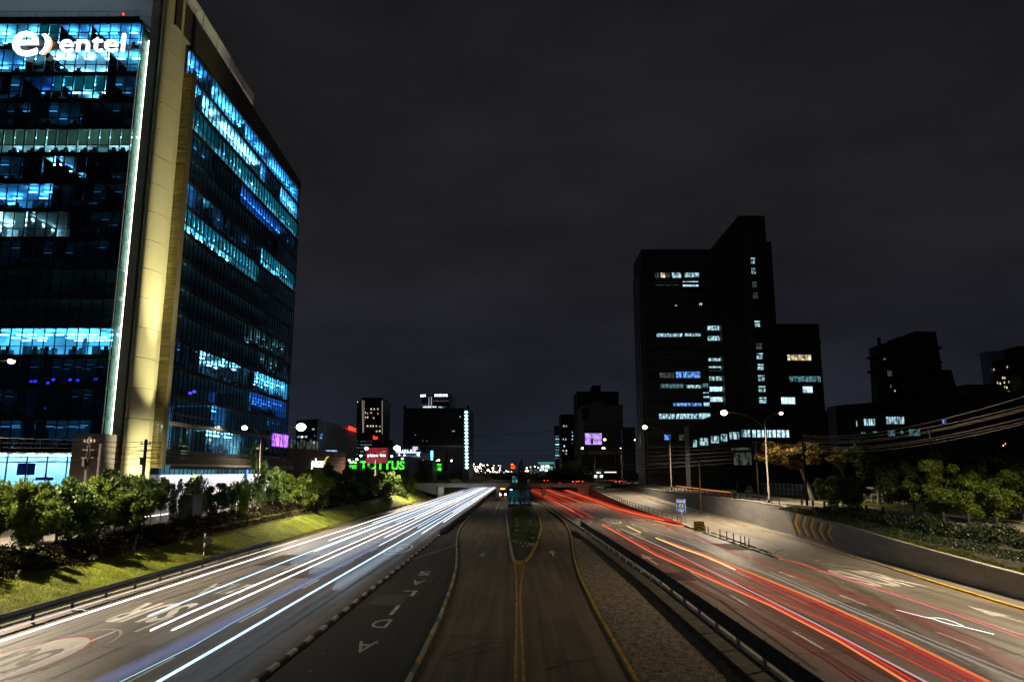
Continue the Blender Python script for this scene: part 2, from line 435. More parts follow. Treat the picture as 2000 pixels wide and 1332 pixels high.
struct(kerb('wall_foot', [(x+.1, y) for x, y in yel], 68.1, 240, .2, .12, mat('kerb_faded_yellow', (.34, .28, .15), .7, noise=.35, nscale=1), step=3, z=lambda Y: rampz(Y)))
# painted left kerb of the busway: separate blocks white / yellow / blue
kt = thing('painted_kerb', 'low busway kerb painted in worn white, yellow and blue blocks', 'kerb')
cols = [M_conc2, M_yel, M_bluep, M_worn]
Y = 24.0; k = 0
while Y < 150:
    L = 1.5; x0, x1 = ip(busL, Y), ip(busL, Y+L)
    b = MB(); b.v = [(x0-.10, Y+.02, -.03), (x0+.10, Y+.02, -.03), (x1+.10, Y+L-.02, -.03), (x1-.10, Y+L-.02, -.03),
                     (x0-.07, Y+.02, .17), (x0+.07, Y+.02, .17), (x1+.07, Y+L-.02, .17), (x1-.07, Y+L-.02, .17)]
    b.f = [(0,3,2,1),(4,5,6,7),(0,1,5,4),(1,2,6,5),(2,3,7,6),(3,0,4,7)]; b.m = [0]*6
    b.build('kerb_block', cols[[0, 3, 1, 0, 2, 3, 2, 1, 0, 0, 1, 3, 0, 2][k % 14]] if Y < 90 else M_conc2, kt); Y += L; k += 1

# ------------------------------------------------------------------ joints and cracks, then paint
b = MB(); rnd = random.Random(3)
def crack(b, xa, xb, y, z, w=.05, wob=.12):
    n = max(2, int((xb-xa)/.7)); pts = []
    for q in range(n+1): pts.append((xa+(xb-xa)*q/n, y+rnd.uniform(-wob, wob)))
    ribbon(pts, w, z, b)
for y in (38.5, 52, 73, 96, 128): crack(b, LBX+.3, -11, y+rnd.uniform(-1, 1), .006, .05)
for y in (37.2, 55, 84, 110, 150): crack(b, 11.4, 33, y, .006, .07, .2)
for q in range(16): y = 26+q*5.2; crack(b, ip(Rleft, y)-1.85, ip(Rleft, y)-.25, y, .010, .035, .05)
for x in (-24.9, -20.75, -16.0): ribbon([(x+rnd.uniform(-.03, .03), yy) for yy in range(25, 200, 5)], .035, .006, b)
for x in (14.6, 18.6, 22.4, 26.4): ribbon([(x+rnd.uniform(-.03, .03), yy) for yy in range(25, 108, 5)], .03, .006, b)
for y in (33, 40.5, 48.5, 57.5, 67, 78, 90, 103): crack(b, ip(busL, y)+.2, -.4, y, .010, .04, .03)
for y in (35.5, 43.5, 52, 62, 73, 85, 98): crack(b, .5, ip(busR, y)-.2, y, .010, .04, .03)
struct(b.build('pavement_joints', M_blk))
b = MB(); rp_ = random.Random(9)
for (xa, xb, ya, yb) in ((12.0, 14.3, 61, 66), (19.2, 22.3, 47, 51), (23.2, 26.2, 84, 92), (-20.6, -16.3, 62, 69), (-24.6, -21.2, 70, 79), (-9.9, -7.6, 50, 54)):
    b.v += [(xa, ya, .0065), (xb, ya+rp_.uniform(-.3, .3), .0065), (xb+rp_.uniform(-.1, .1), yb, .0065), (xa, yb+rp_.uniform(-.3, .3), .0065)]; i = len(b.v)-4; b.f.append((i, i+1, i+2, i+3)); b.m.append(0)
struct(b.build('road_patches', mat('patch_asphalt', (.075, .066, .056), .75, noise=.3, nscale=3, bump=.3)))
b = MB()
for (xa, ya, xb, yb, w) in ((27.2, 72, 31, 66, .22), (28.2, 74, 32, 69.5, .2), (26.9, 80, 30.2, 86, .16), (-3.6, 36, -1.2, 39.5, .14), (-3.3, 35.2, -.8, 38.4, .12), (1.2, 34, 3.8, 36.5, .12), (-24, 52, -22.6, 66, .14), (13, 34, 13.6, 52, .2), (16.9, 36, 17.1, 60, .18)):
    ribbon([(xa+(xb-xa)*q/6, ya+(yb-ya)*q/6+math.sin(q*.6)*.25) for q in range(7)], w, .0085, b)
struct(b.build('tyre_marks', mat('tyre_rubber_mark', (.035, .031, .027), .6, noise=.5, nscale=2)))

def mark(name, b, m): o = b.build(name, m); o['kind'] = 'structure'; return o
b = MB()
for x in (-16.05, -20.75):                     # lane dashes
    y = 31.5 if x > -20 else 29
    while y < 230:
        if x > -20 or y > 20: ribbon([(x, y), (x, y+4.6)], .16, .010, b)
        y += 12.6
for x in (14.9, 18.9, 22.6):
    y = 26
    while y < 230: ribbon([(x, y), (x-.0, y+4)], .14, .010, b); y += 12
mark('lane_dashes', b, M_white)
mark('edge_line', ribbon([(-27.0, y) for y in range(20, 300, 10)], .12, .010), M_worn)
mark('edge_line', ribbon([(26.75, y) for y in range(20, 92, 6)], .18, .010), M_worn)
b = MB()
ribbon([(ip(yel, y), y) for y in [20 + 3*q for q in range(14)]], .34, .011, b)
mark('yellow_edge_line', b, M_yel)
mark('ramp_edge_line', ribbon([(ip(yel, y), y) for y in [62 + 3*q for q in range(58)]], .15, lambda Y: rampz(Y)+.016), mat('road_paint_cream', (.55, .47, .28), .6, noise=.25, nscale=1))
b = MB()
ribbon([(-.32, 71.0), (-.17, 62), (-.11, 52), (-.12, 22)], .15, .014, b)
ribbon([(.52, 71.0), (.22, 60), (.12, 54), (.16, 45), (.2, 38), (.24, 22)], .15, .014, b)
for q in range(5): ribbon([(-.18+q*.01, 62.5+q*1.7), (.25+q*.05, 63.6+q*1.7)], .12, .014, b)
mark('double_yellow_line', b, M_yel)
mark('busway_lane_line', ribbon([(-4.9, 150), (-5.6, 225)], .14, .014), M_white)
mark('hatched_line', ribbon([(-10.6, 74.4), (-6.9, 92.5)], .14, .004), M_worn)
b = MB()
for q in range(14): y = 76+q*2.2; ribbon([(-10.4, y), (max(-10.2, ip(busL, y)-.5 if y > 92 else -10.4+(y-74)*.19), y+1.2)], .12, .003, b)
mark('hatch_strokes', b, mat('hatch_paint', (.16, .125, .06), .7, noise=.3))
def arrow(x, y, s, m, up=True, ln=1.0, z=.014, name='lane_arrow'):
    p = [(-.12, -1.1), (.12, -1.1), (.12, .1), (.62, .1), (0, 1.1), (-.62, .1), (-.12, .1)]
    if not up: p = [(a, -c) for a, c in p][::-1]
    b = MB(); b.v = [(x+a*s, y+c*s*ln, z) for a, c in p]; b.f = [tuple(range(7))]; b.m = [0]
    return mark(name, b, m)
arrow(-3.74, 80, .72, M_worn, False, 3.4); arrow(3.62, 81, .72, M_white, True, 3.2)
arrow(-3.9, 180, .8, M_worn, False, 4); arrow(5.2, 150, .8, M_worn, True, 4)
arrow(13.0, 75.5, 1.0, M_white, True, 4.2, .012); arrow(16.6, 104, 1.0, M_worn, True, 4.5, .012)
arrow(30.4, 95, .8, M_worn, True, 4.5, .012); arrow(29.0, 46, .9, M_worn, True, 4.0, .012)
def roadtext(txt, x, y, w, l, m, flip=True, z=.012, bold=.02, name='painted_letters'):
    o = text(name, txt, 1.0, m, (x, y, z), (0, 0, R(180) if flip else 0), extrude=0, bold=bold)
    d = o.data; xs = [v.co.x for v in d.vertices]; ys = [v.co.y for v in d.vertices]
    cx, cyy = (max(xs)+min(xs))/2, (max(ys)+min(ys))/2
    for v in d.vertices: v.co.x -= cx; v.co.y -= cyy
    o.scale = (w/(max(xs)-min(xs)), l/(max(ys)-min(ys)), 1); o['kind'] = 'structure'; return o
roadtext('SUR', -22.7, 47.3, 3.7, 6.4, M_white, True, bold=.03)
roadtext('VIA', -21.6, 56.5, 3.8, 5.0, M_worn, True, bold=.0)
roadtext('SUR', 28.9, 62.5, 4.2, 9.5, M_worn, False, bold=.02)
for ch, px, py in (('S', 829, 1119), ('A', 816, 1137), ('L', 798, 1158), ('I', 772, 1190), ('D', 744, 1217), ('A', 712, 1262)):
    x, y, _ = on(px, py); roadtext(ch, x, y, .25 if ch == 'I' else 1.0, 2.4 if ch != 'I' else 3.4, M_worn, True, .0, .008)
def ringmark(x, y, rx, ry, w, m, z, n=48):
    b = MB()
    for k in range(n):
        a, c = 2*math.pi*k/n, 2*math.pi*(k+1)/n; f = 1-w/rx
        b.quad((x+rx*math.cos(a), y+ry*math.sin(a), z), (x+rx*math.cos(c), y+ry*math.sin(c), z),
               (x+rx*f*math.cos(c), y+ry*f*math.sin(c), z), (x+rx*f*math.cos(a), y+ry*f*math.sin(a), z))
    return mark('speed_limit_ring', b, m)
def discmark(x, y, rx, ry, m, z, n=40):
    b = MB(); b.v = [(x+rx*math.cos(2*math.pi*k/n), y+ry*math.sin(2*math.pi*k/n), z) for k in range(n)]; b.f = [tuple(range(n))]; b.m = [0]
    return mark('speed_limit_disc', b, m)
discmark(-22.9, 35.3, 1.75, 5.0, M_white, .010); ringmark(-22.9, 35.3, 1.95, 5.6, .22, M_red, .014)
ringmark(-22.4, 37.0, 1.9, 5.4, .1, M_worn, .009)
roadtext('60', -22.9, 35.0, 2.1, 5.6, M_blk, True, .016, .01)
ringmark(-13.5, 85, 1.5, 5.6, .2, M_white, .012); roadtext('80', -13.5, 85, 1.75, 6.0, M_white, True, .012, .0)
ringmark(-17.6, 87.5, 1.5, 5.6, .18, M_worn, .012); roadtext('80', -17.6, 87.5, 1.75, 6.0, M_worn, True, .012, .0)
for (px, py, mm) in ((1139, 1018, M_worn), (1195, 1017, M_white), (1246, 1014, M_red)):
    x, y, _ = on(px, py); ringmark(x, y, 1.4, 7.5, .22, mm, .012); roadtext('80', x, y, 1.6, 8, M_worn, False, .012, .0)

# ================================================================== STREET LAMPS
lampcount = [0]
M_lens = emat('lamp_glow', (1.0, .80, .50), 22)
M_lensw = emat('lamp_glow_dim', (1.0, .78, .48), 14)
def street_lamp(x, y, z0, z1, side, label, power=1.0, arm=5.6, arm2=2.3, dim2=True, group='street lamps along the expressway', light=True, r=.30):
    """double-arm lamp: long curved arm over the road (side = +1 to the right), short arm over the service road"""
    t = thing('street_lamp', label, 'street lamp', (x, y, z0), 0, group); H = z1-z0
    b = MB(); b.tube([(0, 0, 0), (0, 0, .8), (0, 0, .81), (0, 0, H-1.2)], [.24, .22, .15, .09], 10); b.build('post', M_pole, t, True)
    for s_, L, big in ((side, arm, True), (-side, arm2, False)):
        b = MB(); pts = []
        for q in range(9):
            u = q/8; pts.append((s_*L*(u**1.6), 0, (H-3.2)+3.1*math.sin(u*math.pi/2)*1.0 if big else (H-2.2)+2.0*math.sin(u*math.pi/2)))
        b.tube(pts, [.07]*5+[.05]*4, 8); b.build('arm', M_pole, t, True)
        hx, hz = pts[-1][0]+s_*.3, pts[-1][2]
        b = MB(); b.ball((hx, 0, hz+.05), .5, .95, .34, .22, 12, 6); hd = b.build('lamp_head', M_steel, t, True)
        b = MB(); b.ball((hx, 0, hz-.06), r*.85 if big else r*.5, 1.05, .9, .80, 12, 8); b.build('lamp_lens', M_lens if big else M_lensw, hd, True)  # ball enlarged beyond the real lens to stand for the lamp's bloom
        if light and power > 0:
            ld = bpy.data.lights.new('lamp_light', 'SPOT'); ld.energy = LAMP_W*power*(1 if big else .25)
            ld.spot_size = R(152); ld.spot_blend = .75; ld.color = LAMP_COL; ld.shadow_soft_size = .18
            lo = bpy.data.objects.new('lamp_light', ld); COL.objects.link(lo); lo.parent = t
            lo.location = (hx, 0, hz-.16-(r*.85*.8 if big else r*.4)); lo.rotation_euler = (0, R(-8)*s_ , 0); lo.scale = (.82, 1, 1)
    return t
def lampz(px, py, Y): return at(px, py, Y)[2]
# near lamps just outside the frame (their light reaches the verges and the roads)
street_lamp(-46.6, 57, 2.9, 17.3, 1, 'street lamp at the left frame edge in front of the office tower', 5.0, 6.2)
street_lamp(48.3, 54, 3.75, 20.4, -1, 'street lamp beyond the right frame edge over the concrete wall', 4.6, 9.0)
street_lamp(-40.0, 4, 2.7, 17.0, 1, 'street lamp behind the overpass on the left service road', .4, 6)
street_lamp(40.0, -8, 3.7, 17.0, -1, 'street lamp behind the overpass on the right service road', .3, 6)
street_lamp(-38.4, 110, 3.5, 15.3, 1, 'street lamp with a bright globe beside the tower corner', 3.4, r=.8)
street_lamp(40.1, 120, 3.7, 18.2, -1, 'nearest street lamp on the right, its bright head over the exit ramp', 4.6, 6.2, 2.5, r=.6)
x, _, z = at(738, 874, 205); street_lamp(-39.3-5.2+5.0, 205, 4.2, z, 1, 'street lamp in front of the red supermarket billboard', 6.0, r=1.0)
street_lamp(40.2, 196, 4.1, 20.4, -1, 'second street lamp on the right, in front of the dark slab tower', 4.5, 6.2, 5.4, r=.7)
street_lamp(39.7, 285, 4.5, 21.0, -1, 'third street lamp on the right, past the overpass', .8, 6, 5, r=.5)
street_lamp(39.7, 385, 4.5, 21.0, -1, 'street lamp before the purple screen building, right of the fork', .6, 6, 5, r=.6)
for px, py, Y, ar, lab in ((817, 887, 330, .7, 'far street lamp at the right end of the department store sign'), (882, 899, 420, .7, 'far street lamp before the pale podium wall'),
        (857, 898, 400, .7, 'pinkish far street lamp left of the podium wall tree'), (903, 899, 520, .7, 'small far street lamp beside the column of lights'),
        (790, 888, 360, .5, 'far lamp at the left end of the department store sign')):
    x, _, z = at(px, py, Y); street_lamp(x-5.9, Y, 4.5, z, 1, lab, 0, light=False, r=ar*.9, group='far street lamps')
for px, py, Y, ar, lab in ((1153, 885, 470, .7, 'far street lamp under the purple screen'), (1100, 893, 560, .9, 'far street lamp at the foot of the slim tower'),
        (1106, 911, 640, .6, 'far street lamp over the yellow lit trees'), (1178, 874, 360, .6, 'far street lamp right under the purple screen corner')):
    x, _, z = at(px, py, Y); street_lamp(x+5.9, Y, 4.5, z, -1, lab, 0, light=False, r=ar*.9, group='far street lamps')
# cluster of far mast lamps left of centre
M_far = emat('far_lamp_glow', (1.0, .80, .58), 12); M_farw = emat('far_lamp_white', (.75, .95, 1.0), 14)
pm = MB(); pm.tube([(0, 0, 0), (0, 0, 1)], [.22, .16], 6); pole_me = pm.build('post', M_pole); me_pole = pole_me.data; bpy.data.objects.remove(pole_me)
lm = MB(); lm.ball((0, 0, 0), 1.0, 1, 1, .8, 10, 6); tmpo = lm.build('lamp_globe', M_far, None, True); me_far = tmpo.data; bpy.data.objects.remove(tmpo)
rnd = random.Random(11)
spots = [(921, 913, 1), (927, 915, 1), (934, 912, 1), (939, 907, 1.1), (944, 909, 1), (949, 911, 1), (949, 914, 1), (953, 918, 1.3), (956, 921, 1.2), (931, 919, 1.7),
         (925, 920, 1), (941, 915, 1), (936, 917, .9), (966, 921, .8), (989, 920, .8), (993, 921, .8), (1029, 914, .9), (1027, 920, .9), (1031, 920, .9), (1045, 911, .9),
         (1052, 913, .8), (1087, 914, 1.1), (962, 914, .8), (971, 922, .6), (918, 909, .9), (999, 921, .6), (1017, 919, .7)]+[(917+(q*37) % 62, 906+(q*11) % 17, .35+.12*(q % 4)) for q in range(26)]+[(1036+(q*29) % 60, 912+(q*7) % 11, .35+.1*(q % 3)) for q in range(10)]
for k, (px, py, r_) in enumerate(spots):
    Y = 620 + (k*53) % 330; x, _, z = at(px, py, Y)
    t = thing('far_lamp_post', 'tiny far street lamp glowing on the horizon beyond the overpass', 'street lamp', (x, Y, 4.4), 0, 'far lamps on the horizon')
    p = link('post', me_pole, t); p.scale = (1.4, 1.4, max(.5, z-4.4))
    g = link('lamp_globe', me_far, t, (0, 0, z-4.4)); s_ = r_*Y/620*.72; g.scale = (s_, s_, s_)

# ================================================================== GUARDRAILS
def wbeam(b, pts, z0, z1, face, th=.05):
    """corrugated W-beam following pts (x, y); face = +1/-1 side the ridges point to"""
    prof = [(0, z0), (.07, z0+.05*(z1-z0)/.3), (.07, z0+(z1-z0)*.34), (0, z0+(z1-z0)*.5), (.07, z0+(z1-z0)*.66), (.07, z1-.05*(z1-z0)/.3), (0, z1)]
    full = [(face*a, c) for a, c in prof] + [(face*(a-th), c) for a, c in prof[::-1]]
    n = len(full); i = len(b.v)
    for k, p in enumerate(pts):
        for a, c in full: b.v.append((p[0]+a, p[1], c))
        if k:
            for q in range(n):
                w = (q+1) % n; b.f.append((i+(k-1)*n+q, i+(k-1)*n+w, i+k*n+w, i+k*n+q)); b.m.append(0)
    for k in (0, len(pts)-1): b.f.append(tuple(i+k*n+q for q in range(n))); b.m.append(0)
def guardrail(label, curve, y0, y1, sp, z0, z1, face, mbeam, mpost, pw=.15, sections=True):
    t = thing('guardrail', label, 'guardrail', (0, 0, 0))
    y = y0; k = 0; pm_ = None
    while y < y1-.1:
        x = ip(curve, y); ye = min(y1, y+sp); xe = ip(curve, ye)
        b = MB(); wbeam(b, [(x, y+.015), (xe, ye-.015)], z0, z1, face); b.build('rail_beam', mbeam, t)
        if pm_ is None:
            b = MB(); b.box(-pw/2, pw/2, -.05, -.035, 0, z1-.05); b.box(-pw/2, pw/2, .035, .05, 0, z1-.05); b.box(-.012, .012, -.035, .035, 0, z1-.05)
            b.box(-pw*.5, pw*.5, -.06, .06, z0+.05, z1-.08)
            po = b.build('post', mpost, t, loc=(x-face*.16, y+.3, 0)); pm_ = po
        else:
            po = pm_.copy(); COL.objects.link(po); po.parent = t; po.location = (x-face*.16, y+.3, 0)
        b = MB(); b.ball((x+face*.085, y+.3, (z0+z1)/2), .035, nu=6, nv=4); b.build('bolt', M_steel, t)
        y += sp; k += 1
    b = MB(); b.box(ip(curve, y1)-.1, ip(curve, y1)+.1, y1, y1+.35, z0-.02, z1+.02); b.build('rail_end', mbeam, t)
    return t
M_rail = mat('guardrail_left', (.10, .11, .135), .5, .35, noise=.35, nscale=1.2, stretch=(1, .3, 2))
M_railb = mat('guardrail_shaded_back', (.008, .008, .009), .9, .0, noise=.35, nscale=1.2)  # near-black colour stands for the unlit back of the beam
M_post = mat('guardrail_post', (.36, .42, .50), .55, .1, noise=.3, nscale=4)
guardrail('steel guardrail on short posts at the foot of the lit grass bank', [(-27.75, 20), (-27.75, 84)], 24.7, 84, 3.8, .50, 1.0, 1, M_rail, M_rail)
guardrail('dark guardrail on pale posts between the gravel median and right carriageway', [(10.62, 20), (10.55, 57), (9.95, 85), (9.3, 111.5)], 25.9, 111.5, 3.9, .60, 1.34, -1, M_railb, M_post, .17)
for (y, z) in ((y_, .8) for y_ in np.arange(28, 84, 7.6)):
    pass
# lane separator blocks (red / white) along the left carriageway and at the exit gore
blk = MB(); blk.face_prism([(-.13, 0), (.13, 0), (.09, .13), (-.09, .13)], -.62, .62)
bw = blk.build('lane_separator_block', M_white); me_w = bw.data; bpy.data.objects.remove(bw)
me_r = me_w.copy(); me_r.materials.clear(); me_r.materials.append(mat('separator_red', (.07, .022, .018), .7, noise=.4, nscale=3))
me_w.materials.clear(); me_w.materials.append(mat('separator_cream', (.50, .46, .40), .7, noise=.35, nscale=3))
y = 27.5; k = 0
while y < 103:
    o = link('lane_separator_block', me_w if k % 2 else me_r, None, (-10.78+random.uniform(-.03, .03), y, .004)); o.rotation_euler.z = random.uniform(-.02, .02)
    tag(o, ('cream' if k % 2 else 'dark red')+' low separator block in the row edging the left carriageway', 'separator block', 'separator blocks beside the left carriageway')
    y += 1.32 + .004*(y-27); k += 1
y = 76.0; k = 0
while y < 107:
    for x in ((25.9+(y-76)*.012,) if y < 80 else (25.9+(y-76)*.012, 26.7+(y-76)*.028)):
        o = link('lane_separator_block', me_r if k % 3 else me_w, None, (x, y, .004))
        tag(o, ('dark red' if k % 3 else 'cream')+' low separator block in the pointed gore before the exit ramp', 'separator block', 'separator blocks at the exit gore')
    y += 1.55; k += 1
b = MB(); b.tube([(0, 0, 0), (0, 0, .05), (0, 0, .051), (0, 0, .9), (0, 0, 1.05)], [.18, .18, .075, .06, .05], 8)
bd = b.build('bollard', M_blk, None, True); me_b = bd.data; bpy.data.objects.remove(bd)
b = MB()
for zz in (.35, .62, .88): b.tube([(0, 0, zz), (0, 0, zz+.08)], .074, 8)
bd = b.build('stripe', mat('bollard_stripe', (.4, .06, .05), .5)); me_bs = bd.data; bpy.data.objects.remove(bd)
for k, (px, py) in enumerate(((1374, 1040), (1380, 1042), (1403, 1049), (1416, 1053), (1429, 1058), (1443, 1063), (1451, 1065), (1459, 1068), (1368, 1037))):
    x, y, _ = on(px, py); t = thing('bollard', 'slim dark flexible bollard with red bands standing in the exit gore', 'bollard', (x+.25, y, .005), 0, 'bollards in the exit gore')
    link('body', me_b, t); link('stripe', me_bs, t)
# road studs and litter catching the light
b = MB()
for k in range(60):
    x, y = random.uniform(11.5, 30), random.uniform(28, 95); b.box(x-.03, x+.03, y-.05, y+.05, .005, .03)
for k in range(50):
    x, y = random.uniform(-25, -6), random.uniform(28, 70); b.box(x-.03, x+.03, y-.04, y+.04, .005, .025)
o = b.build('road_litter', M_white); tag(o, 'tiny pale scraps and studs scattered over the road surface', 'litter', kind='stuff')
# marker post and signs
t = thing('marker_post', 'black and white striped marker post behind the left guardrail', 'marker post', (-28.15, 67.6, 0))
b = MB(); b.tube([(0, 0, 0), (0, 0, 3.2)], .055, 8); b.build('post', M_blk, t, True)
b = MB()
for q in range(4): b.tube([(0, 0, .35+q*.78), (0, 0, .70+q*.78)], .058, 8)
b.build('white_band', M_white, t, True)
b = MB(); b.face_prism([(0, -.42), (.42, 0), (0, .42), (-.42, 0)], -.01, .01); o = b.build('sign_plate', M_dsteel, t, loc=(.30, .08, 2.45)); o.rotation_euler.z = .5
x, y, _ = -28.9, 158, 0
t = thing('small_sign', 'small dark sign on a thin post at the far left verge', 'road sign', (x, y, .2))
b = MB(); b.tube([(0, 0, 0), (0, 0, 4.6)], .05, 6); b.build('post', M_steel, t, True)
b = MB(); b.box(-.55, .55, -.02, .02, 3.2, 4.7); b.build('sign_plate', M_blk, t)
t = thing('exit_sign', 'blue exit sign with a yellow number 5 disc on a post', 'road sign', (27.0, 124.5, .3))
b = MB(); b.tube([(0, 0, 0), (0, 0, 2.0)], .06, 8); b.build('post', M_steel, t, True)
M_sign = mat('sign_blue', (.02, .10, .52), .35); M_swh = mat('sign_white', (.75, .8, .85), .4)
M_sign.node_tree.nodes['Principled BSDF'].inputs['Emission Color'].default_value = (.01, .06, .35, 1)
sp_ = MB(); sp_.box(-.75, .75, 0, .04, 1.65, 3.75); sp = sp_.build('sign_panel', M_swh, t)
b = MB(); b.box(-.71, .71, -.012, -.004, 1.69, 3.71); b.build('panel_face', M_sign, sp)
b = MB(); b.face_prism([(.33*math.cos(a*math.pi/12), 2.72+.33*math.sin(a*math.pi/12)) for a in range(24)], -.024, -.016); b.build('number_disc', mat('sign_yellow', (.8, .62, .06), .4), sp)
text('number', '5', .55, M_blk, (0, -.03, 2.72), FRONT, sp, bold=.03); text('lettering', 'SALIDA', .30, M_swh, (-.18, -.02, 3.4), FRONT, sp, bold=.012)
text('lettering', 'Av. Rivera N.', .19, M_swh, (0, -.02, 2.10), FRONT, sp, bold=.008); text('lettering', 'Derecha', .19, M_swh, (0, -.02, 1.85), FRONT, sp, bold=.008)
b = MB(); b.face_prism([(-.06, -.2), (.06, -.2), (.06, .02), (.16, .02), (0, .2), (-.16, .02), (-.06, .02)], -.02, -.014); o = b.build('arrow_mark', M_swh, sp, loc=(.53, 0, 3.42)); o.rotation_euler = (0, R(35), 0)
t = thing('utility_cabinet', 'small grey cabinet standing beside the exit sign post', 'cabinet', (28.0, 125, .3))
b = MB(); b.box(-.25, .25, -.2, .2, 0, 1.0); b.build('body', M_conc2, t); b = MB(); b.box(-.3, .3, -.25, .25, 1.0, 1.06); b.build('lid', M_conc, t)
t = thing('hazard_marker', 'yellow and black chevron hazard board capping the end of the ramp wall', 'hazard marker', (26.5, 110.6, 0))
b = MB(); b.box(-.75, .75, -.05, .15, .05, 1.45); pb = b.build('board', mat('hazard_yellow', (.62, .48, .08), .5), t)
for q in range(3):
    z = .18+q*.42; b = MB(); b.face_prism([(-.74, z), (0, z+.34), (.74, z), (.74, z+.17), (0, z+.51 if q < 2 else z+.4), (-.74, z+.17)], -.065, -.052); b.build('chevron', M_blk, pb)
for x in (-.5, .5):
    b = MB(); b.box(x-.05, x+.05, 0, .1, 0, .1); b.build('foot', M_dsteel, t)
# thin tall pole at the ramp edge
x, y, _ = 35.0, 137, 0
t = thing('thin_pole', 'slim rust brown pole in front of the retaining wall', 'pole', (34.3, 141, .75)); b = MB(); b.tube([(0, 0, 0), (0, 0, 9.5)], [.14, .10], 8); b.build('shaft', mat('rust_pole', (.16, .10, .045), .8, noise=.2), t, True)

# ================================================================== WALLS, FENCES
def wall_along(name, label, cv, hv, y0, y1, th, m, seg=6.0, base=None, side=1, cat='wall', cap=True):
    t = thing(name, label, cat)
    y = y0
    while y < y1-.1:
        ye = min(y1, y+seg); xa, xb = ip(cv, y), ip(cv, ye); za, zb = (hv(y), hv(ye)); ba, bb = (base(y), base(ye)) if base else (-.05, -.05)
        b = MB(); g = .012
        b.v = [(xa, y+g, ba), (xa+side*th, y+g, ba), (xb+side*th, ye-g, bb), (xb, ye-g, bb), (xa, y+g, za), (xa+side*th, y+g, za), (xb+side*th, ye-g, zb), (xb, ye-g, zb)]
        b.f = [(0,3,2,1),(4,5,6,7),(0,1,5,4),(1,2,6,5),(2,3,7,6),(3,0,4,7)]; b.m = [0]*6
        b.build('wall_panel', m, t)
        if cap:
            b = MB(); b.v = [(xa-side*.05, y+g, za+.002), (xa+side*(th+.05), y+g, za+.002), (xb+side*(th+.05), ye-g, zb+.002), (xb-side*.05, ye-g, zb+.002),
                             (xa-side*.05, y+g, za+.09), (xa+side*(th+.05), y+g, za+.09), (xb+side*(th+.05), ye-g, zb+.09), (xb-side*.05, ye-g, zb+.09)]
            b.f = [(0,3,2,1),(4,5,6,7),(0,1,5,4),(1,2,6,5),(2,3,7,6),(3,0,4,7)]; b.m = [0]*6
            b.build('coping', M_conc2, t)
        y = ye
    return t
Hw = lambda Y: ip(wallh, Y)
rw = wall_along('retaining_wall', 'grey concrete retaining wall with black and yellow chevrons beside the ramp', wallb, Hw, 24, 260, .3, M_conc, 6.5)
for k, (px, py) in enumerate(((1553, 1036), (1568, 1040), (1583, 1044), (1600, 1049), (1617, 1054), (1634, 1059))):
    Yc = None
    for q in range(800, 1250):               # where the sight line meets the wall
        Yq = q/10.0; xx = at(px, py, Yq)[0]
        if xx >= ip(wallb, Yq): Yc = Yq; break
    zt = Hw(Yc)-.45; zb_ = .35; zm = (zt+zb_)/2; w_ = 1.5
    for off, mm, nm in ((0.0, M_blk, 'black_chevron'), (-1.02, mat('chevron_yellow', (.85, .48, .03), .6, noise=.2), 'yellow_chevron')):
        b = MB()
        def WP(y, z): return (ip(wallb, y)-.010, y, z)
        y0_ = Yc+.6+off; hw = .50
        b.quad(WP(y0_+hw-1.2, zt), WP(y0_+hw, zm), WP(y0_-hw, zm), WP(y0_-hw-1.2, zt))
        b.quad(WP(y0_+hw, zm), WP(y0_+hw-1.8, zb_), WP(y0_-hw-1.8, zb_), WP(y0_-hw, zm))
        b.build(nm, mm, rw)
M_maroon = mat('stained_wall', (.13, .075, .085), .85, noise=.35, nscale=.5)
wall_along('ramp_wall', 'dark wedge shaped wall carrying the exit ramp above the carriageway', sepw, lambda Y: max(.12, rampz(Y)+.12), 111.6, 250, .25, M_maroon, 7, side=1)
def fence(name, label, xf, zf, y0, y1, sp, h, m, rails=(.45, .95), pr=.05, group=None, parts=True):
    t = thing(name, label, 'fence', group=group); y = y0; first = None
    while y <= y1:
        if first is None:
            b = MB(); b.box(-pr, pr, -pr, pr, -.05, h); first = b.build('post', m, t, loc=(xf(y), y, zf(y)))
        else:
            p = first.copy(); COL.objects.link(p); p.parent = t; p.location = (xf(y), y, zf(y))
        y += sp
    n = int((y1-y0)/6)
    for r_ in rails:
        b = MB(); b.tube([(xf(y0+(y1-y0)*q/n), y0+(y1-y0)*q/n, zf(y0+(y1-y0)*q/n)+r_) for q in range(n+1)], .025, 6); b.build('rail', m, t)
    return t
fence('ramp_fence', 'thin dark handrail fence on top of the ramp wall', lambda Y: ip(sepw, Y)+.12, lambda Y: max(.12, rampz(Y)+.12), 122, 250, 3.0, 1.0, M_dsteel, (.5, .95))
fence('wall_fence', 'dark post and rail fence along the top of the retaining wall', lambda Y: ip(wallb, Y)+.2, lambda Y: Hw(Y)+.08, 110, 256, 3.2, 1.0, M_dsteel, (.5, .95))
fence('verge_fence', 'row of dark stumpy posts beside the right service road', lambda Y: 40.2, lambda Y: 3.72, 48, 108, 3.9, 1.05, M_dsteel, (.7,), .11)
wall_along('ledge_wall', 'short upper concrete ledge beside the dark hedge', [(39.2, 60), (39.0, 110)], lambda Y: 3.95, 90, 109.5, .25, M_conc, 6, base=lambda Y: 2.4)
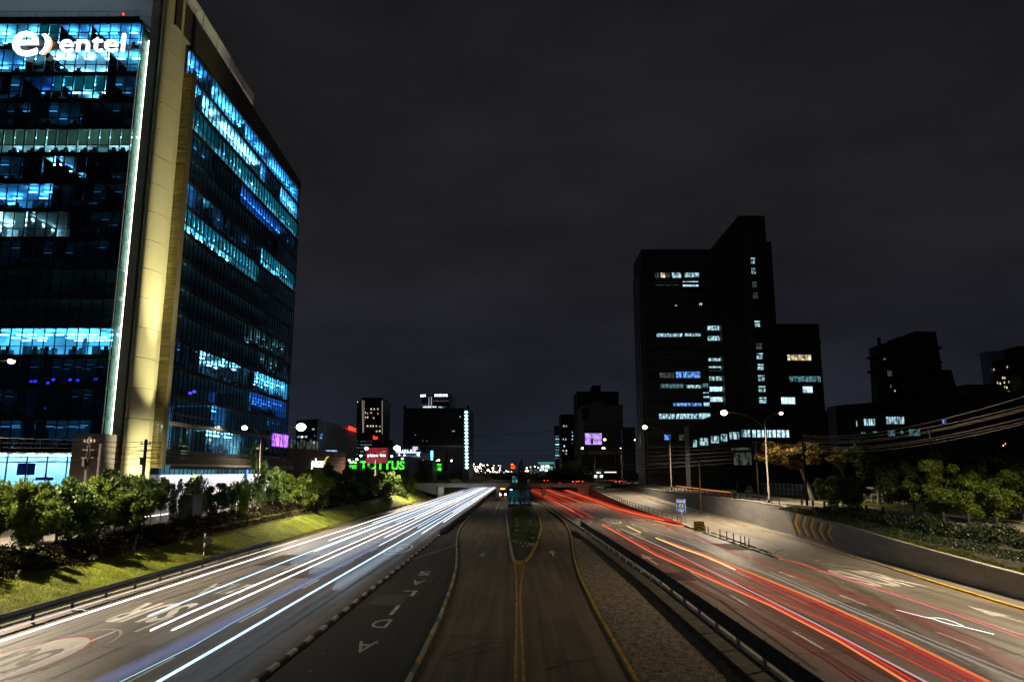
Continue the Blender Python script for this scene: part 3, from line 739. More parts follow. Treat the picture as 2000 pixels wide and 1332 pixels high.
# white estate fence beyond the right service road
def picket(label, x, y0, y1, z, h, m):
    t = thing('estate_fence', label, 'fence'); 
    for zz in (.35, h*.55, h-.1):
        b = MB(); b.box(x-.03, x+.03, y0, y1, z+zz, z+zz+.09); b.build('rail', m, t)
    n = int((y1-y0)/2.4); p0 = None; q0 = None
    for k in range(n+1):
        b = MB() 
        if p0 is None: b.box(-.09, .09, -.09, .09, 0, h+.1); p0 = b.build('post', m, t, loc=(x, y0+k*2.4, z))
        else: p = p0.copy(); COL.objects.link(p); p.parent = t; p.location = (x, y0+k*2.4, z)
    nb = MB()
    for k in range(int((y1-y0)/.3)): nb.box(x-.012, x+.012, y0+k*.3, y0+k*.3+.03, z+.1, z+h)
    nb.build('bars', m, t)['kind'] = 'stuff'
picket('pale metal estate fence on the verge behind the pale trunked trees', 55.5, 70, 200, 3.75, 2.4, mat('fence_paint', (.42, .40, .38), .6))
# left: chain-link fence beside the hedge
tfl = thing('mesh_fence', 'chain link fence with steel posts behind the left hedge', 'fence')
first = None
for k in range(40):
    y = 34+k*3.5
    if first is None: b = MB(); b.tube([(0, 0, 0), (0, 0, 2.4)], .05, 6); first = b.build('post', M_steel, tfl, loc=(-38.0, y, zl(y)))
    else: p = first.copy(); COL.objects.link(p); p.parent = tfl; p.location = (-38.0, y, zl(y))
b = MB()
for k in range(34*5):
    y = 34+k*.4
    z = zl(y); i = len(b.v)
    for s_ in (1, -1):
        y2 = y+s_*2.0
        b.v += [(-38.0, y, z+.1), (-38.0, y+.02, z+.1), (-38.0, y2+.02, z+2.3), (-38.0, y2, z+2.3)]; j = len(b.v)-4; b.f.append((j, j+1, j+2, j+3)); b.m.append(0)
b.build('wire_mesh', M_steel, tfl)['kind'] = 'stuff'

# ================================================================== OVERPASS BEYOND
M_ov = mat('overpass_concrete', (.64, .60, .55), .75, noise=.15, nscale=.4)
ov = thing('overpass', 'low concrete overpass crossing the expressway in the distance', 'bridge', (0, 0, 0))
b = MB(); b.box(-26.6, 24.0, 250, 266, 3.55, 4.6); b.build('deck', M_ov, ov)
b = MB(); b.box(-27.4, 31.0, 249.7, 250, 3.9, 4.85); b.build('parapet', M_ov, ov)
b = MB(); b.box(-27.2, -26.6, 249.6, 267, -.1, 3.7); b.build('abutment', M_ov, ov)
b = MB(); b.face_prism([(22.0, 0), (23.3, 0), (24.0, 3.55), (20.9, 3.55)], 249.8, 267); b.build('abutment', M_ov, ov)
b = MB(); b.face_prism([(-38, 3.9), (-27.4, 1.0), (-27.4, 4.85), (-38, 4.9)], 249.8, 250.2); b.build('wing_wall', M_ov, ov)
for x in (-6.9, 8.8):
    b = MB(); b.box(x-.5, x+.5, 251, 265, -.1, 3.56); b.build('pier', M_ov, ov)
for q in range(22):
    x = -27+q*2.7; b = MB(); b.box(x-.05, x+.05, 249.8, 249.9, 4.85, 5.75); b.build('rail_post', M_yel if q > 10 else M_steel, ov)
for z in (5.25, 5.7):
    b = MB(); b.box(-27, 30.7, 249.82, 249.88, z, z+.07); b.build('hand_rail', M_yel if z > 5.5 else M_steel, ov)
for px in (1094, 1123):
    x, _, z = at(px, 945, 249.5); b = MB(); b.box(x-.45, x+.45, 249.60, 249.66, 3.75, 5.25); b.build('notice_plate', M_swh, ov)
for xa, xb in ((-37, -27.2),):
    pass
# lawn banks under and past the overpass
struct(strip('grass_bank', 23.5, 31.0, 252, 420, 0.03, M_grassb, 20, zr=4.4))
# paving at surface level where the overpass lands
struct(strip('cross_street', 31.0, 120, 250, 268, 4.56, M_srv, 9)); struct(strip('cross_street', -130, -27.4, 250, 268, 4.56, M_srv, 9))

# ================================================================== OFFICE TOWER (left)
TW = thing('office_tower', 'glass office tower with lit blue floors, gold fin and white sign', 'office tower', (0, 0, 0))
FY, FX0, FX1 = 82.0, -71.0, -46.55      # front face
RX, RY0, RY1 = -43.0, 88.0, 137.0      # face along the road
ZT = [63.2-3.5*k for k in range(15)]   # top of the glass per floor
b = MB(); 
for k, zt in enumerate(ZT+[10.7]):       # floor plates
    b.prism([(FX0, FY+.25), (FX1, FY+.25), (-46.3, 83.7), (-46.3, 87.6), (RX-.25, 88.2), (RX-.25, RY1-.3), (FX0, RY1-.3)], zt+.02, zt+.48)
b.build('floor_slabs', M_room, TW)
b = MB(); b.box(-71, -52, 89.5, 130, 4, 63); b.build('core', M_room, TW)
b = MB(); b.box(-71, -46.9, 88.4, 89.0, 10.8, 63.15); b.box(-50.2, -49.8, 89.0, 136.5, 10.8, 63.15); b.build('inner_wall', M_room, TW)
# spandrels, transoms, mullions
b = MB()
for k, zt in enumerate(ZT):
    b.box(FX0, FX1, FY-.06, FY+.24, zt+.0, zt+.5); b.box(RX-.24, RX+.06, RY0, RY1, zt+.0, zt+.5)
b.box(FX0, FX1, FY-.06, FY+.24, 10.6, 11.2); b.box(RX-.24, RX+.06, RY0, RY1, 10.6, 11.2)
b.build('spandrels', M_slab, TW)
NF, NR = 19, 38
pw = (FX1-FX0)/NF; pr_ = (RY1-RY0)/NR
b = MB()
for k, zt in enumerate(ZT):
    for j in range(NF+1): x = FX0+j*pw; b.box(x-.035, x+.035, FY-.05, FY+.10, zt-3.0, zt)
    b.box(FX0, FX1, FY-.03, FY+.07, zt-2.08, zt-2.0)
    for j in range(NR+1): y = RY0+j*pr_; b.box(RX-.10, RX+.05, y-.035, y+.035, zt-3.0, zt)
    b.box(RX-.07, RX+.03, RY0, RY1, zt-2.08, zt-2.0)
b.build('mullions', M_mull, TW)['kind'] = 'stuff'
gm = {}
def pane_mesh(key, w, h, side):
    if key in gm: return gm[key]
    b = MB()
    if side == 'f': b.box(-w/2, w/2, -.012, .012, -h/2, h/2)
    else: b.box(-.012, .012, -w/2, w/2, -h/2, h/2)
    o = b.build('window_pane', G_clear); gm[key] = o.data; bpy.data.objects.remove(o); return gm[key]
rest = MB(); cnt = 0
for k, zt in enumerate(ZT):
    for j in range(NF):
        for (z, h, key) in ((zt-1.0, 1.98, 'fu'), (zt-2.54, .9, 'fl')):
            x = FX0+(j+.5)*pw
            if j >= NF-11 and cnt < 290 and k < 14: link('window_pane', pane_mesh(key, pw-.07, h, 'f'), TW, (x, FY+.02, z)); cnt += 1
            else: rest.box(x-pw/2+.035, x+pw/2-.035, FY+.01, FY+.03, z-h/2, z+h/2)
    for j in range(NR):
        for (z, h) in ((zt-1.0, 1.98), (zt-2.54, .9)):
            y = RY0+(j+.5)*pr_; rest.box(RX-.03, RX-.01, y-pr_/2+.035, y+pr_/2-.035, z-h/2, z+h/2)
rest.build('window_panes', G_clear, TW)['kind'] = 'stuff'
# ---- lit offices: partitions, ceiling lights, furniture, blinds
STY = {   # colour of the ceiling lights, strength, chance of a roller blind
    'blue': ((.13, .50, 1.0), 42, .12, None), 'cyan': ((.22, .72, 1.0), 56, .08, None), 'teal': ((.32, .85, .95), 40, 1.0, (.10, .42, .42)),
    'pale': ((.80, .90, .78), 16, 1.0, (.30, .33, .26)), 'white': ((.55, .88, 1.0), 90, .15, None), 'dim': ((.10, .38, .70), 1.6, .4, (.05, .11, .15)),
    'faint': ((.09, .30, .60), .28, .5, (.05, .09, .12)), 'deep': ((.06, .25, 1.0), 10, .1, None), 'grey': ((.45, .65, .65), 3.5, .5, (.12, .16, .16)), 'warm': ((.80, .95, .88), 66, .2, (.3, .36, .33))}
front_lit = {0: [(0, 9, 'cyan'), (9, 11, 'teal'), (11, 14, 'blue'), (14, 19, 'blue')], 1: [(0, 8, 'blue'), (8, 9.9, 'teal'), (9.9, 16, 'white'), (16, 19, 'cyan')],
    2: [(0, 8, 'dim'), (8, 11, 'deep'), (11, 16, 'teal'), (16, 19, 'dim')], 3: [(0, 7.5, 'faint'), (7.5, 9, 'dim'), (10, 14, 'dim'), (14, 19, 'faint')],
    4: [(0, 19, 'pale')], 5: [(0, 9, 'dim'), (9, 11.0, 'dim'), (11, 12, 'white'), (12, 15, 'dim'), (15, 19, 'faint')], 6: [(0, 12, 'blue'), (13, 17, 'faint'), (17, 19, 'faint')],
    7: [(0, 10, 'warm'), (14, 19, 'faint')], 8: [(8, 19, 'faint')], 9: [(12, 13, 'grey')], 11: [(8.0, 19, 'cyan')], 12: [(8, 19, 'faint')], 13: [(8, 14, 'faint'), (14, 19, 'faint')], 14: [(6, 19, 'dim')]}
right_lit = {0: [(0, 6, 'blue'), (6, 16, 'cyan'), (16, 38, 'blue')], 1: [(0, 4, 'cyan'), (4, 22, 'white'), (22, 24, 'blue'), (30, 38, 'cyan')], 2: [(0, 38, 'teal')],
    3: [(0, 8, 'dim'), (16, 34, 'deep'), (34, 38, 'dim')], 4: [(24, 30, 'faint')], 5: [(2, 4, 'blue'), (6, 9, 'cyan'), (9, 20, 'dim'), (24, 38, 'teal')], 6: [(0, 23, 'teal')], 9: [(20, 38, 'grey')], 10: [(9, 11, 'faint'), (26, 38, 'grey')], 11: [(0, 6, 'dim'), (8, 21, 'white'), (21, 24, 'grey'), (24, 38, 'cyan')], 12: [(4, 6, 'faint'), (23, 38, 'deep')],
    13: [(12, 16, 'blue'), (30, 38, 'dim')], 14: [(0, 3, 'white'), (5, 8, 'grey'), (11, 21, 'white'), (26, 38, 'dim')]}
rnd = random.Random(21)
lightm = {}; blinds = {}; furn = MB(); part = MB(); screens = MB(); pend = {}
def lit_zone(face, k, a, c, sty):
    col, st, pb, bc = STY[sty]; zt = ZT[k]; zf = zt-3.0
    if sty not in lightm: lightm[sty] = MB()
    L = lightm[sty]
    def P(u, d, z0, z1, du, dd, mb):       # box at column u (cell units), depth d behind glass
        if face == 'f': x = FX0+u*pw; mb.box(x, x+du, FY+.3+d, FY+.3+d+dd, z0, z1)
        else: y = RY0+u*pr_; mb.box(RX-.3-d-dd, RX-.3-d, y, y+du, z0, z1)
    for u in (a, c): P(u-.02, .1, zf+.0, zt-.01, .05, 5.6, part)
    cell = pw if face == 'f' else pr_
    u = a+.35
    while u < c-.4:
        for d in (.9, 2.9, 4.7):
            if rnd.random() < (.85 if d < 2 else .7): P(u, d, zt-.50, zt-.45, .95, .22, L)
        u += rnd.choice((1.0, 1.5, 2.0)) if st > 5 else 2.0
    u = a+.1
    while u < c-.8:                          # desks, chairs, screens, cabinets near the glass
        r_ = rnd.random()
        if r_ < .6: P(u, .5, zf, zf+.72, .9, .7, furn); P(u+.25/cell, .7, zf+.72, zf+1.12, .5, .05, furn)
        if r_ < .35: P(u+.6/cell, 1.4, zf, zf+1.05, .45, .45, furn)
        if r_ > .85: P(u, 1.8, zf, zf+rnd.uniform(1.2, 2.3), .8, .4, furn)
        if rnd.random() < .12: P(u, 3.0, zf, zt-.4, .35, .35, furn)
        u += rnd.uniform(.8, 1.5)
    if bc:
        key = sty
        if key not in blinds: blinds[key] = MB()
        for j in range(int(a), int(math.ceil(c))):
            if j >= (NF if face == 'f' else NR): break
            if rnd.random() < pb:
                lo = zt-2.0 if rnd.random() < .85 else zt-rnd.uniform(1.0, 2.8)
                g = rnd.choice((.03, .03, .07)); P(j+g, -.1, lo, zt-.02, cell*(1-2*g), .02, blinds[key])
for fk, tab in (('f', front_lit), ('r', right_lit)):
    for k, zs in tab.items():
        for a, c, sty in zs: lit_zone(fk, k, a, c, sty)
for sty, mbx in lightm.items():
    col, st, _, _ = STY[sty]; mbx.build('ceiling_lights', emat('office_light_'+sty, col, st), TW)['kind'] = 'stuff'
furn.build('office_furniture', M_deskm, TW)['kind'] = 'stuff'; part.build('partitions', M_room, TW)
for sty, mbx in blinds.items():
    bc = STY[sty][3]; m = bpy.data.materials.new('roller_blind_'+sty); m.use_nodes = True; t_ = m.node_tree; t_.nodes.clear()
    o_ = N(t_, 'ShaderNodeOutputMaterial'); d_ = N(t_, 'ShaderNodeBsdfDiffuse'); tr_ = N(t_, 'ShaderNodeBsdfTranslucent'); mx_ = N(t_, 'ShaderNodeMixShader'); mx_.inputs[0].default_value = .65
    d_.inputs[0].default_value = (*bc, 1); tr_.inputs[0].default_value = (*[min(1, c*1.6) for c in bc], 1)
    t_.links.new(d_.outputs[0], mx_.inputs[1]); t_.links.new(tr_.outputs[0], mx_.inputs[2]); t_.links.new(mx_.outputs[0], o_.inputs[0])
    mbx.build('roller_blinds', m, TW)['kind'] = 'stuff'
# small purple monitors glowing on the dark lower floors
M_mon = emat('monitor_glow', (.10, .06, 1.0), 1.6)
b = MB()
for px, py in ((62, 745), (70, 745), (95, 748), (105, 742), (138, 742), (152, 743), (188, 741), (372, 768), (380, 765), (90, 795)):
    x, _, z = at(px, py, FY+.9); b.box(x-.18, x+.18, FY+.8, FY+.84, z-.14, z+.14)
b.build('monitors', M_mon, TW)
# corner glass, light line, fin, gold panel
b = MB(); 
for k, zt in enumerate(ZT):
    for zz, h in ((zt, 2.0), (zt-2.05, 1.4)): b.quad((FX1+.02, FY+.02, zz-h), (-46.22, 83.45, zz-h), (-46.22, 83.45, zz), (FX1+.02, FY+.02, zz))
b.build('corner_glass', G_teal, TW)
b = MB(); b.quad((FX1-.1, FY+.5, 11), (-46.5, 83.9, 11), (-46.5, 83.9, 63), (FX1-.1, FY+.5, 63)); b.build('corner_backing', mat('corner_panel', (.13, .19, .21), .5, noise=.4, nscale=.3), TW)
b = MB(); b.box(-46.18, -46.02, 83.16, 83.30, 12.2, 61.6); b.build('light_line', emat('fin_light_line', (1.0, .90, .62), 9), TW)
b = MB()
z = 4.0
while z < 72:
    b.box(-45.98, -44.95, 83.0, 84.4, z+.012, min(z+2.4, 72)-.0); z += 2.4
b.build('fin_edge_panels', M_roofc, TW)
b = MB(); z = 4.0
while z < 72:
    n = 40; pts = [(-43.95+1.05*math.cos(a), 85.2+2.9*math.sin(a)) for a in [math.pi*(1.0+q/n*1.0) for q in range(n+1)]]
    pts += [(-43.4, 87.2), (-44.9, 87.2)]
    b.prism(pts, z+.015, min(z+3.46, 72)); z += 3.5
fin = b.build('curved_fin', M_gold, TW)
# striped gold panel behind the fin, with its own light line
b = MB(); z = 9.0
rr = random.Random(5)
while z < 59.5:
    h = rr.choice((.22, .22, .3)); d = rr.uniform(0, .05); b.box(-44.3, -42.12, 87.35-d, 87.75, z, z+h-.05); z += h
b.build('striped_cladding', mat('striped_gold', (.24, .21, .09), .4, .3, noise=.5, nscale=.9, stretch=(.2, 1, 5)), TW)
b = MB(); b.box(-42.11, -41.96, 86.9, 87.9, 9.0, 59.9); b.build('cladding_edge', mat('bronze_edge', (.10, .085, .06), .5, .3), TW)
b = MB(); b.box(-42.20, -42.13, 87.2, 87.27, 9.6, 59.3); b.build('light_line', emat('cladding_light_line', (1.0, .80, .35), 1.5), TW)
# roof canopy, parapet, rooftop screen
b = MB(); b.box(-72, -45.64, 80.5, 87.2, 67.6, 68.3); b.build('roof_canopy', M_roofc, TW)
b = MB(); b.box(-72, -45.7, 87.0, 87.4, 64.0, 67.5); b.build('setback_wall', M_roofc, TW)
b = MB(); b.box(-72, -46.9, 81.9, 82.2, 63.7, 64.1); b.build('parapet', M_slab, TW)
b = MB()
for q in range(14): b.box(-71+q*1.8, -70.96+q*1.8, 82.3, 82.34, 64.1, 65.1)
b.box(-72, -46.9, 82.3, 82.34, 65.05, 65.12); b.build('terrace_railing', M_steel, TW)
b = MB(); b.ball((-49.1, 82.2, 64.6), .14); b.build('warning_light', emat('warning_red', (1, .05, .03), 3), TW, True)
b = MB(); b.v = [(RX+.08, 83.2, 63.75), (RX+.08, RY1, 63.75), (RX+.08, RY1, 65.0), (RX+.08, 83.2, 68.6), (RX-.6, 83.2, 63.75), (RX-.6, RY1, 63.75), (RX-.6, RY1, 65.0), (RX-.6, 83.2, 68.6)]
b.f = [(0,1,2,3), (7,6,5,4), (0,4,5,1), (1,5,6,2), (2,6,7,3), (3,7,4,0)]; b.m = [0]*6; b.build('roof_parapet', mat('bronze_parapet', (.06, .05, .042), .6), TW)
b = MB(); b.box(-71, RX-.6, 88, RY1-.2, 63.7, 64.2); b.build('roof', M_dbld, TW)
fr = MB(); sl = MB()
for q in range(6):
    y = 85.5+q*4.9; zb = 68.6-(y-83.2)*.067; fr.box(RX-.05, RX+.09, y-.08, y+.08, zb-.4, zb+2.3)
for z_ in (0.05, 2.2): 
    fr.v_ = None; a0, a1 = 85.5, 110.0; za, zb = 68.6-(a0-83.2)*.067, 68.6-(a1-83.2)*.067
    fr.tube([(RX+.02, a0, za+z_), (RX+.02, a1, zb+z_)], .08, 6)
for q in range(12):
    u = .2+q*.165; sl.tube([(RX+.0, 85.5, 68.45+u), (RX+.0, 110, 66.8+u)], .06, 4)
fr.build('screen_frame', mat('screen_steel', (.38, .38, .40), .5, .2), TW); sl.build('screen_louvres', mat('screen_louvre', (.75, .75, .78), .5, .1), TW)
b = MB(); b.box(-70, -47.5, 84.2, 84.35, 64.15, 64.22); b.build('roof_fill_strip', emat('roof_fill_glow', (.62, .85, 1.0), 5), TW)  # hidden strip added to brighten the roof canopy underside
b = MB(); b.tube([(RX-.28, 85.6, 68.50), (RX-.28, 109.9, 66.90)], .045, 6); b.build('screen_fill_tube', emat('screen_fill_glow', (.9, .9, 1.0), 9), TW)  # hidden tube added to brighten the rooftop louvres
# ground storey
b = MB(); b.box(-71, -46.2, 82.2, 82.5, 2.6, 6.9); b.build('plinth_wall', mat('plinth_blue_grey', (.12, .15, .19), .7), TW)
b = MB(); b.box(-48.3, -44.9, 79.6, 83.1, 2.6, 12.6); b.build('entrance_block', mat('entrance_panel', (.34, .30, .31), .7, noise=.1), TW)
sf = MB(); sf.box(-71, -48.4, 86.5, 86.7, 6.9, 10.3); sf.box(-71, -48.4, 82.3, 86.5, 6.7, 6.9); sf.build('shopfront_back', M_room, TW)
shl = MB()
for q in range(14): x = -70+q*1.6; shl.box(x, x+.9, 83.2, 83.5, 10.35, 10.4); shl.box(x, x+.9, 85.2, 85.5, 10.35, 10.4)
shl.build('shop_lights', emat('shop_light', (.78, .94, 1.0), 85), TW)
b = MB(); 
for q in range(11):
    x = -70.5+q*2.25; b.box(x-.05, x+.05, 82.2, 82.35, 6.9, 10.4)
b.box(-71, -48.4, 82.22, 82.32, 9.55, 9.65); b.build('shopfront_frame', M_mull, TW)
b = MB(); b.box(-71, -48.4, 82.26, 82.28, 6.9, 10.4); b.build('shopfront_glass', G_clear, TW)
for x0, x1, z0, z1 in ((-56.2, -54.2, 8.2, 9.5), (-54.0, -52.0, 7.6, 7.95)):
    b = MB(); b.box(x0, x1, 82.9, 82.95, z0, z1); b.build('blue_banner', mat('banner_blue', (.02, .10, .5), .5), TW)
# street-side ground storey: canopy, glazed strip, white wall
b = MB(); b.box(-52, -41.9, 90.5, 137.5, 9.5, 10.55); b.build('street_canopy', mat('bronze_canopy', (.045, .038, .033), .6), TW)
b = MB(); b.box(-52, -41.7, 88.9, 137.6, 9.25, 9.5); b.build('canopy_edge', M_conc2, TW)
b = MB(); b.box(-41.78, -41.70, 88.9, 137.6, 8.85, 9.25); b.build('strip_hiding_fascia', M_mull, TW)  # drop added to hide the glowing strips behind it
b = MB(); b.box(-50, -43.2, 89.2, 136.8, 2.8, 8.2); b.build('white_street_wall', mat('white_render', (.74, .74, .76), .8), TW)
b = MB()
for q in range(38): y = 89.3+q*1.25; b.box(-43.25, -43.1, y, y+.06, 8.2, 9.25)
b.build('clerestory_frame', M_mull, TW)
b = MB(); b.box(-43.3, -43.28, 89.3, 136.8, 8.2, 9.25); b.build('clerestory_glass', emat('clerestory_glow', (.10, .42, .55), .30, noise=(.3, 1.6), nscale=.25), TW)
b = MB(); b.box(-43.18, -42.95, 117.3, 117.9, 2.8, 9.2); b.build('blue_column', mat('blue_column', (.02, .16, .55), .5), TW)
for q in range(9):
    y = 90.2+q*5.2; b = MB(); b.box(-42.35, -42.15, y, y+4.4, 9.16, 9.22); b.build('wall_fill_strip', emat('wall_fill_glow', (.92, .93, 1.0), 60), TW)  # hidden strips shaped to brighten the white street wall evenly
# led screen on the street face
b = MB(); b.box(-42.9, -42.75, 128.5, 136.9, 13.0, 15.2); b.build('led_screen', emat('led_purple', (.45, .16, .95), 1.3, noise=(.25, 1.9), nscale=1.3), TW)
# unseen flood lights added to brighten the fin from its right
def floodlight(x, y, z, tx, ty, tz, watts, size, col, label, pole=True):
    t = thing('floodlight', label, 'floodlight', (x, y, z), 0, 'added floodlights washing the gold fin')
    b = MB(); b.tube([(0, 0, 0), (0, 0, .9)], .05, 6); b.build('bracket', M_dsteel, t)
    b = MB(); b.box(-.3, .3, -.15, .15, .9, 1.3); hd = b.build('housing', M_dsteel, t)
    ld = bpy.data.lights.new('fin_fill_beam', 'SPOT'); ld.energy = watts; ld.spot_size = R(size); ld.spot_blend = .7; ld.color = col; ld.shadow_soft_size = .25
    lo = bpy.data.objects.new('fin_fill_beam', ld); COL.objects.link(lo); lo.location = (x, y, z+1.5)
    lo.rotation_euler = (Vector((tx, ty, tz))-Vector((x, y, z+1.5))).to_track_quat('-Z', 'Y').to_euler()
YG = (1.0, .91, .50)
floodlight(-36.7, 84.1, 6.0, -42.8, 84.7, 52, 150000, 30, YG, 'added floodlight aimed high up the gold fin from its right')
floodlight(-36.5, 84.8, 6.0, -42.8, 84.7, 28, 45000, 42, YG, 'added floodlight aimed at the middle of the gold fin')
floodlight(-37.1, 83.4, 6.0, -42.8, 84.7, 10, 6000, 70, YG, 'added floodlight aimed at the foot of the gold fin')
b = MB(); b.box(-37.6, -36.1, 82.9, 85.3, 2.9, 6.0); tag(b.build('added_flood_stand', M_dbld2), 'added dark box carrying the added floodlights at the gold fin', 'kiosk')  # box added only to carry the added fin lights
# sign
SG = thing('tower_sign', 'big white illuminated entel sign with swoosh across the top floors', 'sign', (0, 0, 0))
M_sgn = emat('sign_white_glow', (.95, .98, 1.0), 1.8); M_sgo = emat('sign_orange_glow', (1.0, .40, .15), 1.6)
def fit_text(name, txt, px0, px1, py0, py1, Y, m, parent, bold=.0, ex=.12, only='x', rz=0.0, space=1.0):
    """lettering filling a surveyed rectangle on the plane at distance Y"""
    me = text_mesh(txt, 1.0, ex, bold, space); xs = [v.co.x for v in me.vertices]; ys = [v.co.y for v in me.vertices]
    cx, cyy = (max(xs)+min(xs))/2, (max(ys)+min(ys))/2
    for v in me.vertices: v.co.x -= cx; v.co.y -= cyy
    a = at(px0, (py0+py1)/2, Y); c = at(px1, (py0+py1)/2, Y); u = at((px0+px1)/2, py0, Y); d = at((px0+px1)/2, py1, Y)
    me.materials.clear(); me.materials.append(m); o = link(name, me, parent, ((a[0]+c[0])/2, Y, (u[2]+d[2])/2))
    o.rotation_euler = (R(90), 0, rz); o.scale = ((c[0]-a[0])/(max(xs)-min(xs)), (u[2]-d[2])/(max(ys)-min(ys)), 1); return o
fit_text('letter', 'e', 25, 75, 62, 110, 81.3, M_sgn, SG, .003, .15)
x_, _, z_ = at(119, 85, 81.3)
fit_text('lettering', 'entel', 118, 244, 67, 102, 81.3, M_sgn, SG, .0, .15, space=1.02)
cx, _, cz = at(72, 87, 81.3); b = MB(); out_, inn = [], []
for q in range(13):
    a = R(-56+q*9.3); out_.append((cx+1.78*math.cos(a), cz+1.62*math.sin(a))); inn.append((cx-.32+1.62*math.cos(a)*.86, cz+1.62*math.sin(a)*.93))
b.face_prism(out_+inn[::-1], 81.15, 81.45); b.build('swoosh', M_sgn, SG)
b = MB(); o2 = [(x+.09, z) for x, z in out_]; b.face_prism(o2+[(x+.01, z) for x, z in out_][::-1], 81.18, 81.4); b.build('swoosh_rim', M_sgo, SG)
b = MB(); b.box(-60.5, -48.6, 81.62, 81.72, 60.0, 60.15); b.box(-60.5, -48.6, 81.62, 81.72, 61.7, 61.8); b.build('bracket_rail', M_dsteel, SG)

# ================================================================== TREES AND PLANTS
def leaf_cloud(n_clump, n_leaf, size, seed, shape='round', squash=.8):
    """unit crown (radius about 1) made of leaf quads gathered in clumps with gaps between them"""
    r = np.random.RandomState(seed); c = []
    while len(c) < n_clump:
        p = r.uniform(-1, 1, 3); d = np.linalg.norm(p)
        if d > 1 or d < .35: continue
        if shape == 'spiky': p[2] = p[2]*1.25
        c.append(p*[1, 1, squash])
    c = np.array(c); cr_ = r.uniform(.16, .34, n_clump); k = r.randint(0, n_clump, n_leaf)
    off = r.normal(size=(n_leaf, 3)); off /= np.linalg.norm(off, axis=1)[:, None]; off *= (r.uniform(.15, 1, n_leaf)**.6)[:, None]
    ctr = c[k] + off*cr_[k][:, None]*[1, 1, .8 if shape != 'spiky' else 1.5]
    u = r.normal(size=(n_leaf, 3)); u /= np.linalg.norm(u, axis=1)[:, None]
    w = np.cross(u, r.normal(size=(n_leaf, 3))); w /= np.linalg.norm(w, axis=1)[:, None]
    s1 = size*r.uniform(.6, 1.3, n_leaf)[:, None]; s2 = s1*.45
    v = np.stack([ctr-u*s1, ctr+w*s2, ctr+u*s1, ctr-w*s2], 1).reshape(-1, 3)
    f = np.arange(n_leaf*4).reshape(-1, 4); tone = np.clip(r.uniform(0, .6, n_leaf)+r.uniform(0, .5, n_clump)[k], 0, 1)
    return v, f, tone, c
crowns = {}
def crown_proto(key, n_clump, n_leaf, size, seed, m, shape='round', squash=.8):
    v, f, tone, c = leaf_cloud(n_clump, n_leaf, size, seed, shape, squash)
    o = big_mesh('crown', v, f, m, tone=tone); me = o.data; bpy.data.objects.remove(o); crowns[key] = (me, c)
for k in range(4):
    crown_proto('A%d' % k, 38, 9500, .058, 30+k, M_leafA); crown_proto('B%d' % k, 38, 9500, .058, 60+k, M_leafB)
crown_proto('S0', 30, 6000, .055, 90, M_leafA, 'spiky'); crown_proto('S1', 18, 2600, .075, 91, M_leafB, 'spiky')
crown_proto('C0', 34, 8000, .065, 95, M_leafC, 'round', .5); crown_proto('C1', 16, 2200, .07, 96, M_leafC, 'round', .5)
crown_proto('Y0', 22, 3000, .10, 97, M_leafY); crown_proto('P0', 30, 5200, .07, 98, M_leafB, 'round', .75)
def tree(key, x, y, z0, H, rad, label, group=None, trunk=.16, m=None, lean=(0, 0), base=.38, rz=None, sz=None, cat='tree', bare=0):
    me, c = crowns[key]; t = thing('tree', label, cat, (x, y, z0), 0, group); rr = random.Random(int(x*31+y*17))
    zc = H-rad*(sz or .8)*.95; sx = rad
    cw = link('crown', me, t, (lean[0], lean[1], zc)); cw.scale = (sx, sx, (sz or .8)*rad/.8); rot = rr.uniform(0, 6.28) if rz is None else rz
    cw.rotation_euler = (0, 0, rot)
    b = MB(); fork = Vector((lean[0]*.5, lean[1]*.5, H*base)); kink = Vector((rr.uniform(-.15, .15), rr.uniform(-.15, .15), H*base*.5))+Vector((lean[0]*.2, lean[1]*.2, 0))
    b.tube([(0, 0, -.2), (0, 0, .15), tuple(kink), tuple(fork)], [trunk*1.35, trunk, trunk*.8, trunk*.68], 8)
    ca, sa = math.cos(rot), math.sin(rot)
    if m: b.build('trunk', m, t, True); b = MB()
    for q in range(7 if not bare else 10):
        p = c[q*2 % len(c)]; tip = Vector(((p[0]*ca-p[1]*sa)*sx*.9, (p[0]*sa+p[1]*ca)*sx*.9, p[2]*(sz or .8)*rad/.8))+Vector((lean[0], lean[1], zc))
        mid = fork.lerp(tip, .5)+Vector((rr.uniform(-.2, .2), rr.uniform(-.2, .2), .15))
        b.tube([tuple(fork-Vector((0, 0, .1))), tuple(mid), tuple(tip)], [trunk*.5, trunk*.3, trunk*.1], 5)
    b.build('limbs' if m else 'trunk', M_bark, t, True)
    return t
def tree_px(key, px, ytop, X, rad, label, **kw):
    """tree standing at plan line X, its place along the road read from px"""
    Y = 0
    for q in range(300, 5000):
        Yq = q/10.0
        if (X < 0 and at(px, 930, Yq)[0] <= X) or (X > 0 and at(px, 930, Yq)[0] >= X): Y = Yq; break
    z0 = zl(Y) if X < 0 else zr_(Y); H = at(px, ytop, Y)[2]-z0
    return tree(key, X, Y, z0-.1, H, rad, label, **kw)
ORD = ('topmost', 'second from the top', 'third from the top', 'fourth from the top', 'fourth from the bottom', 'third from the bottom', 'second from the bottom', 'lowest')
GL = 'street trees along the left verge'
